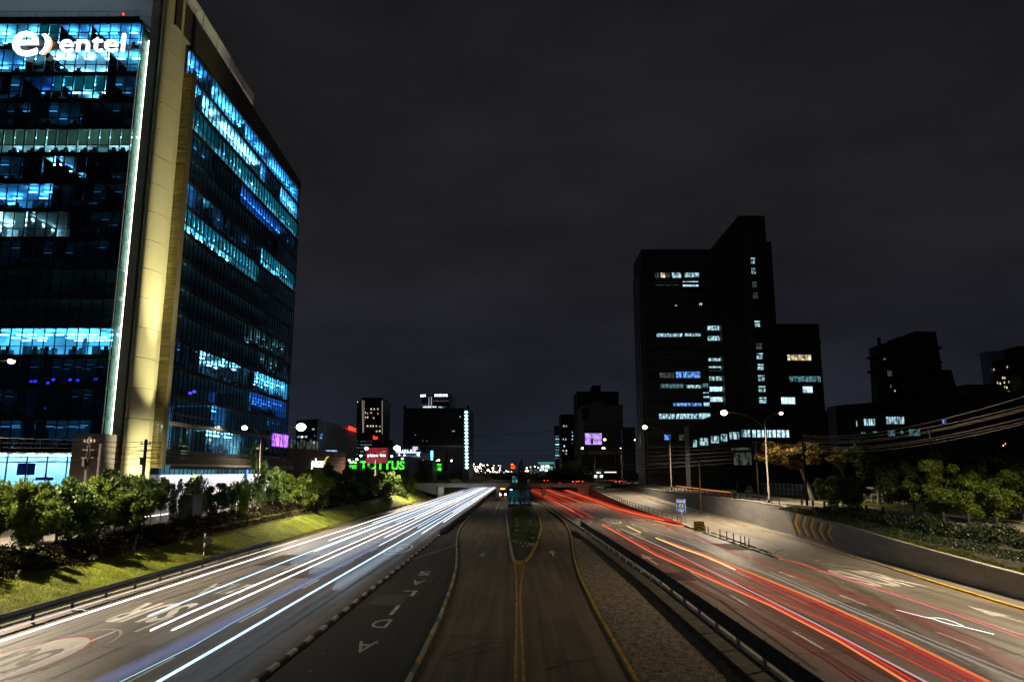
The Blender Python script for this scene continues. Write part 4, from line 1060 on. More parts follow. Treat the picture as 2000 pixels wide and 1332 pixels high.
L_ = [('A0', 5, 938, -36.6, 2.3, 'pale green tree cut by the left frame edge below the tower shopfront'),
      ('A1', 62, 950, -35.9, 1.7, 'thin pale green tree just right of the left frame edge'),
      ('B0', 122, 936, -36.8, 2.2, 'dark bushy tree in front of the lit shopfront'),
      ('A2', 178, 942, -36.2, 2.0, 'green tree left of the twin utility poles'),
      ('B1', 232, 926, -37.0, 2.5, 'broad dark tree at the foot of the grey entrance block'),
      ('A3', 252, 958, -35.6, 1.6, 'low lighter tree in front of the broad dark one'),
      ('B2', 300, 930, -37.0, 2.3, 'dark tree wrapped round the single utility pole'),
      ('S1', 352, 960, -36.4, 1.6, 'sparse dark sapling before the left end of the white wall'),
      ('S0', 385, 934, -37.0, 1.7, 'slender spiky tree against the white wall'),
      ('B3', 428, 950, -36.8, 2.3, 'dark tree in front of the middle of the white wall'),
      ('S0', 468, 948, -36.0, 1.9, 'yellow green upright tree left of the blue column'),
      ('S1', 500, 908, -37.4, 2.6, 'tall ragged tree beside the tower street lamp post'),
      ('B1', 533, 920, -36.8, 3.0, 'dense dark tree below the purple screen'),
      ('A1', 572, 930, -36.2, 2.8, 'bright green tree directly under the bright street lamp'),
      ('A2', 607, 926, -36.0, 3.1, 'brightest yellow green round tree beneath the supermarket wall'),
      ('B0', 652, 912, -37.2, 4.6, 'big black tree in front of the white supermarket letters'),
      ('B2', 690, 918, -37.0, 4.2, 'black tree below the green sign dots'),
      ('A3', 722, 922, -36.0, 4.2, 'lit green tree under the red billboard'),
      ('B3', 757, 930, -36.8, 4.4, 'dark tree just right of the red billboard'),
      ('A0', 785, 928, -36.0, 4.6, 'dim green tree before the end of the green sign'),
      ('A1', 823, 925, -36.0, 6.0, 'rounded lit tree at the left end of the overpass'),
      ('B1', 858, 926, -38.0, 7.0, 'dark green tree above the overpass wing wall'),
      ('A2', 895, 930, -37.0, 7.5, 'far lit tree below the column of lights')]
for key, px, yt, X, rad, lab in L_:
    kw = {}
    if px == 62: kw = dict(trunk=.10)
    if key[0] == 'S':
        tree_px(key, px, yt-8, X, rad*.78, lab, group=GL, trunk=.10, base=.25, sz=1.5*rad*.78/1.3); continue
    tree_px(key, px, yt-3, X, rad*(.92+.34*((px*7) % 5)/4), lab, group=GL, trunk=.12, base=.30, sz=.82+.06*((px*3) % 4))
# leaning bare stem on the bank
t = thing('leaning_trunk', 'pale leaning bare trunk rising out of the dark left hedge', 'tree trunk', (-33.2, 60.5, 1.55)); b = MB()
b.tube([(0, 0, -.1), (-.9, .8, 1.1), (-1.9, 1.6, 2.4), (-3.1, 2.4, 3.4)], [.14, .11, .09, .06], 8); b.build('stem', M_bark, t, True)
t = thing('short_stump', 'short bare stem beside the leaning trunk on the bank', 'tree trunk', (-33.0, 64.6, 1.5)); b = MB(); b.tube([(0, 0, -.1), (.1, .1, 1.0), (.25, .2, 1.8)], [.12, .09, .07], 8); b.build('stem', M_bark, t, True)
GR = 'trees on the right verge'
def tree_at(key, px, ybase, ytop, z0, rad, label, **kw):
    r = ray(px, ybase); Y = (z0-EYE)/r[2]*r[1]; x = on(px, ybase, z0)[0]
    return tree(key, x, Y, z0-.1, at(px, ytop, Y)[2]-z0, rad, label, **kw)
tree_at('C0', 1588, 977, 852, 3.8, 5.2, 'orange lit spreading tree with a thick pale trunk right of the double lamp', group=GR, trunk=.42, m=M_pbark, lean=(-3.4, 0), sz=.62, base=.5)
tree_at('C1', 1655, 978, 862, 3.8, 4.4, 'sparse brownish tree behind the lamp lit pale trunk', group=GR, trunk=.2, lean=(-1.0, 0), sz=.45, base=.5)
tree_at('P0', 1718, 986, 856, 3.8, 5.0, 'large dark tree with a forked pale bare trunk', group=GR, trunk=.30, m=M_pbark, base=.42, sz=.62, bare=1)
tree_at('B2', 1632, 992, 925, 3.7, 2.4, 'small dark tree with a thin stem left of the forked trunk', group=GR, trunk=.12)
tree_at('B3', 1672, 996, 935, 3.7, 2.6, 'small dark leaning tree before the forked trunk', group=GR, trunk=.13, lean=(-.8, 0))
for key, px, yb, yt, rad, lab in (('B0', 1788, 1012, 905, 2.9, 'green shrub tree at the left end of the right thicket'), ('A1', 1838, 1018, 900, 3.0, 'brighter bush in the middle of the right thicket'),
        ('B1', 1878, 1010, 878, 3.3, 'tall dense green tree rising in the right thicket'), ('A3', 1930, 1022, 930, 2.6, 'low lit bush beside the tall thicket tree'),
        ('B2', 1955, 1010, 880, 3.2, 'tall green tree near the right frame edge'), ('A0', 2000, 1020, 915, 3.0, 'tree cut by the right frame edge'), ('P0', 2050, 1020, 875, 3.4, 'outer tree past the right frame edge')):
    tree_at(key, px, yb, yt, 3.7, rad, lab, group=GR, trunk=.14, base=.3)
tree_at('P0', 1830, 985, 862, 3.8, 6.0, 'broad black tree behind the right thicket', group=GR, trunk=.3)
tree_at('P0', 1960, 985, 868, 3.8, 6.0, 'second broad black tree behind the thicket near the frame edge', group=GR, trunk=.3)
tree_at('C1', 2000, 990, 905, 3.8, 3.5, 'orange lit tree glimpsed behind the thicket at the right frame edge', group=GR, trunk=.2)
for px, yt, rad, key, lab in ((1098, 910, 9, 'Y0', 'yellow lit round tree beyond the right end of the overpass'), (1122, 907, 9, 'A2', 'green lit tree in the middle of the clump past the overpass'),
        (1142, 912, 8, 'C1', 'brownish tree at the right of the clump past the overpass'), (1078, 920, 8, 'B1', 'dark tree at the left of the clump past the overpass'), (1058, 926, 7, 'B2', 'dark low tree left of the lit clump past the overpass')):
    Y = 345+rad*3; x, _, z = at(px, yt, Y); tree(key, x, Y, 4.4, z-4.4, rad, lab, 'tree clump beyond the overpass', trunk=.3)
for px, py, lab in ((1843, 878, 'small warm garden lamp glowing behind the right thicket'), (1963, 870, 'second warm garden lamp behind the thicket near the frame edge')):
    x, _, z = at(px, py, 118); t = thing('garden_lamp', lab, 'lamp', (x, 118, 3.7)); b = MB(); b.tube([(0, 0, 0), (0, 0, z-3.7)], .06, 6); b.build('post', M_dsteel, t)
    b = MB(); b.ball((0, 0, z-3.6), .3, nu=10, nv=6); b.build('globe', emat('garden_glow', (1.0, .48, .16), 14), t, True)
# slender dark tree on the central island
x, y, _ = on(1019, 1052, .1); t = tree('S1', x, y, .1, 9.2, .62, 'slender dark tree on the planted central island', trunk=.10, sz=2.6, base=.35)
def leaf_strip(name, label, xf, zf, y0, y1, w, h, n, size, m, seed, cat='hedge', kind=None, lump=.5):
    r = np.random.RandomState(seed); ys = r.uniform(y0, y1, n)**1.0
    th = r.uniform(0, math.pi, n); rad = r.uniform(.55, 1, n)
    hh = h*(1+lump*(.5*np.sin(ys*1.7)+.5*np.sin(ys*.61+2)))*.8
    X = np.array([xf(y) for y in ys])+np.cos(th)*rad*w/2; Z = np.array([zf(y) for y in ys])+np.sin(th)*rad*hh
    ctr = np.stack([X, ys, Z], 1); u = r.normal(size=(n, 3)); u /= np.linalg.norm(u, axis=1)[:, None]
    q = np.cross(u, r.normal(size=(n, 3))); q /= np.linalg.norm(q, axis=1)[:, None]
    s1 = size*r.uniform(.6, 1.4, n)[:, None]
    v = np.stack([ctr-u*s1, ctr+q*s1*.5, ctr+u*s1, ctr-q*s1*.5], 1).reshape(-1, 3)
    o = big_mesh(name, v, np.arange(n*4).reshape(-1, 4), m, tone=r.uniform(0, 1, n)); tag(o, label, cat if not kind else None, kind=kind); return o
bankz = lambda X, Y: zl(Y)*(LBX-X)/(LBX+37.0)
leaf_strip('hedge', 'long dark reddish hedge along the crest of the left bank', lambda y: -35.6, lambda y: bankz(-35.4, y)-.1, 30, 245, 2.8, 1.25, 80000, .10, M_leafR, 1)  # real hedge, widened to fill the dark shadow band
leaf_strip('cover_and_shade_leaves', 'dark leaf strip added as shade between the left hedge and lawn', lambda y: -33.9, lambda y: bankz(-33.9, y)-.05, 30, 235, 1.8, .5, 50000, .09, M_leafR, 14, kind='stuff')  # this strip stands for the shadow band on the lawn
leaf_strip('hedge', 'low bright yellow green edging beside the left carriageway', lambda y: LBX-.25, lambda y: .05, 84.5, 235, .5, .42, 26000, .07, M_leafY, 2, lump=.2)
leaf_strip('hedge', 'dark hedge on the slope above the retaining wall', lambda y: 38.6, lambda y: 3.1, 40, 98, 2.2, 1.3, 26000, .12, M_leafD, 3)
leaf_strip('cover_and_shade_leaves', 'low yellow green ground cover behind the top of the retaining wall', lambda y: ip(wallb, y)+.75, lambda y: Hw(y)-.12, 30, 106, 1.0, .55, 34000, .06, M_leafY, 4, kind='stuff')
leaf_strip('cover_and_shade_leaves', 'dark ground cover filling the slope above the wall', lambda y: (ip(wallb, y)+38.5)/2, lambda y: (Hw(y)+3.5)/2-.15, 30, 106, 3.6, .45, 30000, .09, M_leafD, 5, kind='stuff')
x, y, _ = on(1464, 964, 3.8); 
leaf_strip('clipped_bush', 'dark clipped bush block on the verge left of the double lamp', lambda yy: x, lambda yy: 3.8, y-1.5, y+1.5, 5.2, 4.4, 9000, .14, M_leafB, 6, cat='bush', lump=.1)
leaf_strip('planter_plants', 'low dark planting filling the central island', lambda y: (ip(islL, y)+ip(islR, y))/2, lambda y: .12, 92, 178, 4.2, .35, 14000, .09, M_leafB, 7, kind='stuff')
# pale border stones winding through the island bed
pb = MB()
for k in range(90):
    yy = 86+k*.55; xx = (ip(islL, yy)+ip(islR, yy))/2+math.sin(k*.42)*1.3; pb.box(xx-.12, xx+.12, yy-.16, yy+.16, .12, .34)
tag(pb.build('border_stones', M_conc2), 'pale border stones winding through the central island bed', kind='stuff')
# grass on the lit bank and on the right verge
def grass(name, label, n, fn, h, m, seed):
    r = np.random.RandomState(seed); P = fn(r, n); a = r.uniform(0, 2*math.pi, n); ln = h*r.uniform(.5, 1.3, n); w = h*.16
    dx, dy = np.cos(a)*w, np.sin(a)*w; tx, ty = r.normal(0, h*.35, n), r.normal(0, h*.35, n)
    v = np.stack([P-np.stack([dx, dy, 0*dx], 1), P+np.stack([dx, dy, 0*dx], 1), P+np.stack([tx, ty, ln], 1)], 1).reshape(-1, 3)
    patch = .5+.5*np.sin(P[:, 0]*.9+np.sin(P[:, 1]*.35)*2)*np.sin(P[:, 1]*.27); o = big_mesh(name, v, np.arange(n*3).reshape(-1, 3), m, tone=np.clip(r.uniform(0, .65, n)+patch*.4, 0, 1))
    tag(o, label, kind='stuff')
def fL(r, n):
    y = 28+82*r.uniform(0, 1, n)**1.5; u = r.uniform(0, 1, n); x = LBX-.05-u*8.0; z = np.array([zl(b_) for b_ in y])*u*8.0/8.3-.02
    return np.stack([x, y, z], 1)
grass('grass', 'short bright grass covering the left bank', 150000, fL, .14, M_grassl, 8)
def fR(r, n):
    y = 80+110*r.uniform(0, 1, n); x = r.uniform(48.1, 55, n); return np.stack([x, y, np.full(n, 3.78)], 1)
grass('grass', 'grass on the narrow verge beyond the right service road', 24000, fR, .16, M_grassl, 9)
# pebbles in the gravel median
r = np.random.RandomState(12); n = 26000; ys = 27+70*r.uniform(0, 1, n)**1.7; uu = r.uniform(0, 1, n)
xl = np.array([ip(busR, q) for q in ys])+.2; xr = np.array([ip(Rleft, q) for q in ys])-1.85; xs = xl+(xr-xl)*uu
sz = r.uniform(.03, .10, n)*(1+(ys-27)/90); base = np.array([(-1, -1, 0), (1, -1, 0), (1, 1, 0), (-1, 1, 0), (0, 0, 1.0)])
an = r.uniform(0, 6.28, n); V = np.zeros((n, 5, 3))
for q in range(5):
    bx, by, bz = base[q]; V[:, q, 0] = xs+(bx*np.cos(an)-by*np.sin(an))*sz; V[:, q, 1] = ys+(bx*np.sin(an)+by*np.cos(an))*sz*1.2; V[:, q, 2] = -.006+bz*sz*.9
tri = np.array([(0, 1, 4), (1, 2, 4), (2, 3, 4), (3, 0, 4)]); Fq = (np.arange(n)[:, None, None]*5+tri[None]).reshape(-1, 3)
o = big_mesh('gravel', V.reshape(-1, 3), Fq, M_stone); tag(o, 'loose brown gravel scattered over the median bed', kind='stuff')

# ================================================================== BUILDINGS FAR OFF
WM = {'cool': emat('win_cool', (.45, .78, .88), .75, noise=(.15, 1.7), nscale=.9, stretch=(1.6, 1, 1)), 'blue': emat('win_blue', (.14, .36, .95), .8, noise=(.2, 1.8), nscale=.8, stretch=(1.6, 1, 1)),
      'teal': emat('win_teal', (.16, .42, .46), .32, noise=(.1, 1.9), nscale=.8, stretch=(2, 1, 1)), 'warm': emat('win_warm', (1.0, .80, .50), .9, noise=(.2, 1.5), nscale=.8),
      'dimg': emat('win_dim', (.35, .42, .38), .10, noise=(.2, 2.0), nscale=.5, stretch=(2, 1, 1)), 'white': emat('win_white', (.85, .97, 1.0), 1.8, noise=(.3, 1.5), nscale=.6),
      'bright': emat('win_bright', (.55, .86, 1.0), 1.3, noise=(.5, 1.4), nscale=.8)}
def window(parent, px0, px1, py0, py1, Y, key, n=4, name='window'):
    """window opening with frame and mullions, its glowing pane as a sub-part, 6 cm in front of the wall"""
    a = at(px0, py0, Y); c = at(px1, py1, Y); x0, x1, z1, z0 = a[0], c[0], a[2], c[2]; f = max(.05, (x1-x0)*.012)
    b = MB(); b.box(x0-f, x1+f, Y-.30, Y-.02, z1, z1+f); b.box(x0-f, x1+f, Y-.30, Y-.02, z0-f, z0); b.box(x0-f, x0, Y-.30, Y-.02, z0, z1); b.box(x1, x1+f, Y-.30, Y-.02, z0, z1)
    for q in range(1, n): x = x0+(x1-x0)*q/n; b.box(x-f*.7, x+f*.7, Y-.22, Y-.14, z0, z1)
    w = b.build(name, M_mull, parent); b = MB(); b.box(x0, x1, Y-.10, Y-.05, z0, z1); b.build('pane', WM[key] if isinstance(key, str) else key, w); return w
def block(name, label, cat, px0, px1, ytop, Y, depth, m, zb=4.0, parent=None, group=None, roof=True):
    t = parent or thing(name, label, cat, (0, 0, 0), 0, group); x0, _, z1 = at(px0, ytop, Y); x1 = at(px1, ytop, Y)[0]
    b = MB(); b.box(x0, x1, Y, Y+depth, zb, z1); b.build('body', m, t)
    if roof: b = MB(); b.box(x0-.3, x1+.3, Y-.2, Y+depth+.3, z1, z1+1.0); b.build('roof', m, t)
    return t, x0, x1, z1
# --- dark slab tower, right of centre
ST = thing('slab_tower', 'black slab office tower with scattered lit windows on the right', 'office tower', (0, 0, 0))
YS = 230
def fpx(px, py): a = at(px, py, YS); return (a[0], a[2])
b = MB(); b.face_prism([(40.3, 4), (66, 4), (66, 79.9), (40.3, 79.9)], YS, YS+17); b.build('body', M_dbld, ST)
b = MB(); b.box(39.75, 40.28, YS+3, YS+16, 4, 73.5); b.build('side_bay', M_dbld2, ST)
b = MB(); b.face_prism([(64.2, 4), (81.5, 4), (81.5, 81.4), (80.0, 81.5), (80.0, 90.2), (71.5, 90.2), (64.2, 81.5)], YS-3, YS+16); b.build('stair_tower', M_dbld, ST)
b = MB(); b.box(81.5, 96.9, YS+2, YS+30, 4, 55.5); b.box(95.8, 97.2, YS+1.9, YS+30, 49, 50); b.build('low_wing', M_dbld, ST)
b = MB(); b.box(71.8, 74.6, YS-3.3, YS-3, 4, 86); b.build('pilaster', M_dbld2, ST)
b = MB(); b.tube([(71.9, YS, 90), (71.9, YS, 92.2)], .08, 5); b.tube([(65, YS+2, 81), (67.5, YS+2, 84.5)], .25, 5); b.build('roof_mast', M_dbld, ST)
for q in range(18):                       # storey lines so the front is not a blank face
    z = 8+q*4.0; b = MB(); b.box(40.4, 64.1, YS-.14, YS-.01, z, z+.9); b.build('spandrel_band', M_dbld2, ST)
for a in [(1278, 1287, 532, 543, 'dimg', 2), (1290, 1299, 532, 543, 'warm', 2), (1300, 1308, 532, 542, 'dimg', 2), (1312, 1330, 532, 543, 'cool', 3), (1337, 1365, 532, 542, 'cool', 4),
          (1333, 1364, 550, 560, 'bright', 5), (1280, 1325, 551, 558, 'dimg', 7), (1318, 1322, 596, 599, 'cool', 1), (1365, 1371, 592, 597, 'cool', 1),
          (1282, 1333, 647, 658, 'cool', 8), (1337, 1368, 647, 657, 'cool', 5), (1288, 1318, 728, 738, 'dimg', 5), (1320, 1331, 726, 738, 'blue', 2), (1333, 1342, 726, 738, 'blue', 2), (1342, 1368, 726, 738, 'blue', 4),
          (1290, 1336, 750, 758, 'teal', 6), (1340, 1370, 752, 758, 'cool', 4), (1372, 1383, 746, 757, 'teal', 2), (1373, 1385, 766, 777, 'cool', 2), (1374, 1386, 786, 797, 'cool', 2),
          (1314, 1370, 787, 798, 'blue', 8), (1287, 1318, 808, 819, 'cool', 5), (1320, 1362, 808, 818, 'cool', 6), (1364, 1388, 807, 818, 'cool', 3)]:
    window(ST, *a[:4], YS-.02, a[4], a[5])
for k, py in enumerate((641, 661, 701, 720, 740, 760, 780)): window(ST, 1381+k*.9, 1407+k*.9, py-4.5, py+4.5, YS-.02, 'cool' if k < 5 else 'bright', 4)
for k, (py, key) in enumerate(((508, 'cool'), (528, 'cool'), (555, 'dimg'), (576, 'dimg'), (631, 'cool'), (675, 'dimg'), (694, 'cool'), (715, 'cool'), (737, 'cool'), (758, 'cool'), (780, 'cool'))):
    for dy in (-2.5, 2.5, 6): window(ST, 1451+(py-508)*.075, 1474+(py-508)*.083, py+dy-1.6, py+dy+1.4, YS-3.02, key, 4)
for a in [(1537, 1584, 693, 704, 'warm', 7), (1541, 1603, 735, 746, 'teal', 8), (1567, 1587, 755, 767, 'bright', 3), (1525, 1553, 776, 789, 'bright', 4), (1297, 1310, 849, 859, 'blue', 2), (1326, 1339, 848, 860, 'dimg', 2)]:
    window(ST, *a[:4], YS+1.98 if a[0] > 1510 else YS-.02, a[4], a[5])
for z in (16, 26, 36, 46): b = MB(); b.box(39.6, 39.74, YS+8, YS+10, z, z+5); b.build('side_glass', mat('side_glow', (.01, .02, .06), .3), ST)
# low glazed block with a lit strip
LB = thing('glazed_block', 'low dark block with a curved lit window strip behind the double lamp', 'building', (0, 0, 0))
YB = 190
x0 = at(1345, 840, YB)[0]; x1 = at(1640, 840, YB)[0]
b = MB(); b.face_prism([(x0, 4), (x1, 4), (x1, 24), (at(1545, 797, YB)[0], at(1545, 797, YB)[2]), (at(1420, 800, YB)[0], at(1420, 800, YB)[2]), (x0, at(1345, 832, YB)[2])], YB, YB+5); b.build('body', M_dbld, LB)
for q in range(22): x = x0+1+q*1.25; b = MB(); b.box(x, x+.25, YB-.2, YB-.01, 16.2, 19.4 if q > 6 else 18); b.build('facade_rib', M_dbld, LB)
ys_ = [(1345, 868), (1380, 860), (1430, 850), (1465, 846), (1466, 845), (1541, 853)]
for a, c in ((1353, 1361), (1366, 1384), (1388, 1404), (1407, 1421), (1424, 1444), (1447, 1465)):
    m_ = (a+c)/2; top = 866-(m_-1353)*.20; window(LB, a, c, top-6, top+8, YB-.02, 'cool', 3)
window(LB, 1468, 1541, 840, 854, YB-.02, 'bright', 9)
window(LB, 1428, 1466, 874, 879, YB-.02, 'dimg', 7); window(LB, 1432, 1468, 884, 908, YB-.02, 'dimg', 8)
# long low building further right
LW = thing('long_building', 'long low dark building with a few lit windows behind the right trees', 'building', (0, 0, 0)); YL = 175
b = MB(); b.face_prism([(at(1632, 800, YL)[0], 4), (140, 4), (140, 29), (at(1860, 770, YL)[0], at(1860, 772, YL)[2]), (at(1632, 792, YL)[0], at(1632, 792, YL)[2])], YL, YL+5); b.build('body', M_dbld, LW)
for a in [(1671, 1674, 822, 833, 'cool', 1), (1686, 1709, 818, 831, 'cool', 5), (1729, 1766, 814, 828, 'cool', 7), (1839, 1848, 819, 827, 'blue', 2), (1681, 1690, 843, 847, 'teal', 2), (1704, 1712, 842, 846, 'teal', 2), (1733, 1748, 840, 851, 'teal', 3), (1758, 1764, 841, 847, 'teal', 1), (1774, 1797, 838, 851, 'teal', 5), (1812, 1817, 838, 856, 'dimg', 1)]:
    window(LW, *a[:4], YL-.02, a[4], a[5])
# stepped silhouette tower with projecting slabs
SV = thing('stepped_tower', 'black unfinished tower silhouette with jutting balcony slabs on the right skyline', 'building', (0, 0, 0)); YV = 300
def vp(px, py): a = at(px, py, YV); return (a[0], a[2])
b = MB(); b.face_prism([(vp(1718, 800)[0], 4), (vp(1880, 800)[0], 4), vp(1872, 768), vp(1858, 722), vp(1840, 722), vp(1828, 648), vp(1786, 647), vp(1785, 652), vp(1752, 659), vp(1751, 664), vp(1715, 674)], YV, YV+8); b.build('body', M_dbld, SV)
b = MB(); b.face_prism([vp(1706, 790), vp(1724, 790), vp(1722, 742), vp(1705, 743)], YV-4, YV); b.build('annex', M_dbld2, SV)
for px0, px1, py in ((1708, 1720, 693), (1709, 1722, 721), (1829, 1843, 676), (1834, 1844, 704)):
    a, c = vp(px0, py), vp(px1, py+4); b = MB(); b.box(a[0], c[0], YV+1, YV+7, c[1], a[1]); b.build('balcony_slab', M_dbld, SV)
b = MB(); a = vp(1722, 657); b.box(a[0]-.5, a[0]+.5, YV+2, YV+3, 60, a[1]); b.build('mast', M_dbld, SV)
for a in [(1725, 1730, 700, 703, 'teal', 1), (1732, 1742, 724, 735, 'dimg', 3), (1738, 1742, 752, 757, 'teal', 1), (1746, 1749, 762, 765, 'warm', 1), (1721, 1726, 766, 770, 'teal', 1)]: window(SV, *a[:4], YV-.02, a[4], a[5])
# pale block at right frame edge
PB, x0, x1, z1 = block('pale_block', 'blue grey block with small lit windows at the right frame edge', 'building', 1929, 2030, 690, 350, 6, mat('blue_grey_facade', (.30, .36, .46), .8, noise=.1), 4)
b = MB(); a = at(1938, 703, 349.8); c = at(1975, 762, 349.8); b.box(a[0], c[0], 349.6, 349.98, c[2], a[2]); b.build('glass_field', M_dbld, PB)
for px, py in ((1941, 722), (1967, 717), (1948, 748), (1953, 749), (1961, 747), (1970, 746), (1962, 756), (1966, 757), (1971, 766), (1975, 767), (1958, 738), (1962, 738)): window(PB, px-1.6, px+1.6, py-2, py+2, 349.55, 'warm', 1)
BX, _, _, _ = block('low_blocks', 'small dark rooftop blocks between the silhouette tower and pale block', 'building', 1888, 1940, 755, 330, 20, M_dbld2, 4)
block('tall_edge_block', 'dark tall block cut by the right frame edge', 'building', 1990, 2050, 680, 340, 20, M_dbld, 4)
# grey building with purple screen
GB, x0, x1, z1 = block('blank_grey_building', 'grey windowless building carrying a purple advertising screen', 'building', 1139, 1216, 794, 420, 40, M_gbld, 4)
b = MB(); a = at(1160, 783, 420); c = at(1182, 794, 420); b.box(a[0], c[0], 420, 440, z1, a[2]); b.build('lift_block', M_gbld, GB)
b = MB(); a = at(1136, 797, 419); c = at(1150, 822, 419); b.box(a[0], c[0], 418.9, 419.98, c[2], a[2]); b.build('dark_recess', M_dbld, GB)
b = MB(); b.box(x0-2, x1+1, 414, 420, 4, 18); b.build('podium', M_dbld, GB)
b = MB(); b.box(x0+2, x1-3, 413.5, 414, 18.4, 20); b.build('podium_canopy', M_conc2, GB)
SC = thing('led_billboard', 'glowing purple and white advertising screen on the grey building', 'billboard', (0, 0, 0))
a = at(1142.5, 846, 417); c = at(1175.5, 868, 417); b = MB(); b.box(a[0]-.4, c[0]+.4, 417, 419.8, c[2]-.4, a[2]+.4); b.build('housing', M_blk, SC)
b = MB(); b.box(a[0], c[0], 416.9, 416.98, c[2], a[2]); b.build('screen', emat('screen_purple', (.60, .36, 1.0), .95, noise=(.55, 1.5), nscale=.35), SC)
b = MB(); b.face_prism([(a[0]+3.2, c[2]+.2), (a[0]+4.6, c[2]+.2), (a[0]+4.5, c[2]+3), (a[0]+4, c[2]+3.8), (a[0]+3.4, c[2]+3)], 416.8, 416.88); b.build('picture_shape', mat('picture_dark', (.03, .015, .06), .6), SC)
b = MB(); b.box(a[0]+5.2, a[0]+7.4, 416.8, 416.88, c[2]+1.3, c[2]+1.6); b.box(a[0]+5.2, a[0]+7, 416.8, 416.88, c[2]+2.0, c[2]+2.3); b.build('picture_lines', MATS['picture_dark'], SC)
DB, x0, x1, z1 = block('dark_rear_tower', 'black apartment block rising behind the grey screen building', 'building', 1127, 1208, 768, 470, 30, M_dbld, 4)
b = MB(); a = at(1158, 752, 470); c = at(1174, 768, 470); b.box(a[0], c[0], 472, 490, z1, a[2]); b.build('roof_tank', M_dbld, DB)
SB, x0, x1, z1 = block('slim_tower', 'slim dark tower with small cool windows left of the screen building', 'building', 1096, 1126, 812, 520, 30, M_dbld, 4)
for px, py, k_ in ((1101, 832, 'cool'), (1106, 832, 'cool'), (1118, 844, 'blue'), (1118, 851, 'cool'), (1100, 858, 'cool'), (1105, 858, 'cool'), (1102, 871, 'bright'), (1100, 880, 'cool'), (1106, 880, 'warm'), (1106, 886, 'cool'), (1118, 858, 'cool'), (1118, 866, 'dimg')): window(SB, px-1.3, px+1.3, py-1.6, py+1.6, 519.9, k_, 1)
SB2, x0, x1, z1 = block('lit_strip_tower', 'narrow tower with teal lit storeys at the left of the right skyline', 'building', 1084, 1095, 834, 600, 20, M_dbld2, 4)
for k in range(9): window(SB2, 1084.5, 1094.5, 851+k*5.3, 853+k*5.3, 599.9, ('teal', 'cool', 'teal', 'bright')[k % 4], 4)
ER, _, _, _ = block('far_right_block', 'low dark block right of the purple screen building', 'building', 1216, 1240, 838, 400, 20, M_dbld2, 4)
# --- left skyline
PV = thing('supermarket', 'dark red windowless supermarket wall with white and yellow lettering', 'building', (0, 0, 0)); YP = 168
M_pv = mat('supermarket_red', (.055, .014, .012), .8, noise=.15, nscale=.1)
a = at(560, 878, YP); c = at(690, 925, YP)
b = MB(); b.v = []; x0 = a[0]; 
b.prism([(-53.0, YP), (-52.6, YP-.1), (-47.8, YP+37), (-78, YP+37), (-78, YP)], 3.5, 13.9); b.build('body', M_pv, PV)
PVs = thing('supermarket_sign', 'white plaza vea letters with a yellow swoosh on the dark red wall', 'sign', (0, 0, 0))
M_wl = emat('letter_white', (.85, .93, 1.0), 3.0); M_yl = emat('letter_yellow', (.75, .70, .12), .9); M_gl = emat('letter_green', (.10, 1.0, .06), 1.6); M_rl = emat('letter_red', (1.0, .05, .02), 2.2); M_bl = emat('letter_blue', (.35, .65, 1.0), 2.0)
# the wall runs along the service road: letters sit on that face
def on_plane(px, py, p0, d):
    """point where the sight line meets the vertical plane through p0 along d (x, y)"""
    r = ray(px, py); det = r[0]*(-d[1])+d[0]*r[1]; s_ = (p0[0]*(-d[1])+d[0]*p0[1])/det
    return (r[0]*s_, r[1]*s_, EYE+r[2]*s_)
dv = Vector((4.8, 37.1)).normalized(); wall0 = (-52.42, YP)
pa = on_plane(609, 905, wall0, dv); pc = on_plane(634, 905, wall0, dv); pt = on_plane(620, 893, wall0, dv); pd = on_plane(620, 919, wall0, dv)
me = text_mesh('plaza', 1.0, .05, .02); xs = [v.co.x for v in me.vertices]; ysl = [v.co.y for v in me.vertices]
mxc, myc = (max(xs)+min(xs))/2, (max(ysl)+min(ysl))/2
for v in me.vertices: v.co.x -= mxc; v.co.y -= myc
me.materials.clear(); me.materials.append(M_wl); o = link('lettering', me, PVs, ((pa[0]+pc[0])/2, (pa[1]+pc[1])/2, (pt[2]+pd[2])/2)); L_len = math.hypot(pc[0]-pa[0], pc[1]-pa[1])
o.rotation_euler = (R(90), 0, math.atan2(dv.y, dv.x)); o.scale = (L_len/(max(xs)-min(xs)), (pt[2]-pd[2])*.86/(max(ysl)-min(ysl)), 1)
b = MB(); b.tube([on_plane(px, py, (wall0[0]+.1, wall0[1]), dv) for px, py in ((633, 918), (633.5, 907), (635, 900), (638, 894), (642, 891))], [.28, .28, .25, .22, .1], 6); b.build('swoosh', M_yl, PVs)
b = MB(); b.tube([on_plane(px, py, (wall0[0]+.1, wall0[1]), dv) for px, py in ((630, 903), (632, 910), (633, 918))], .2, 6); b.build('letter_stroke', M_yl, PVs)
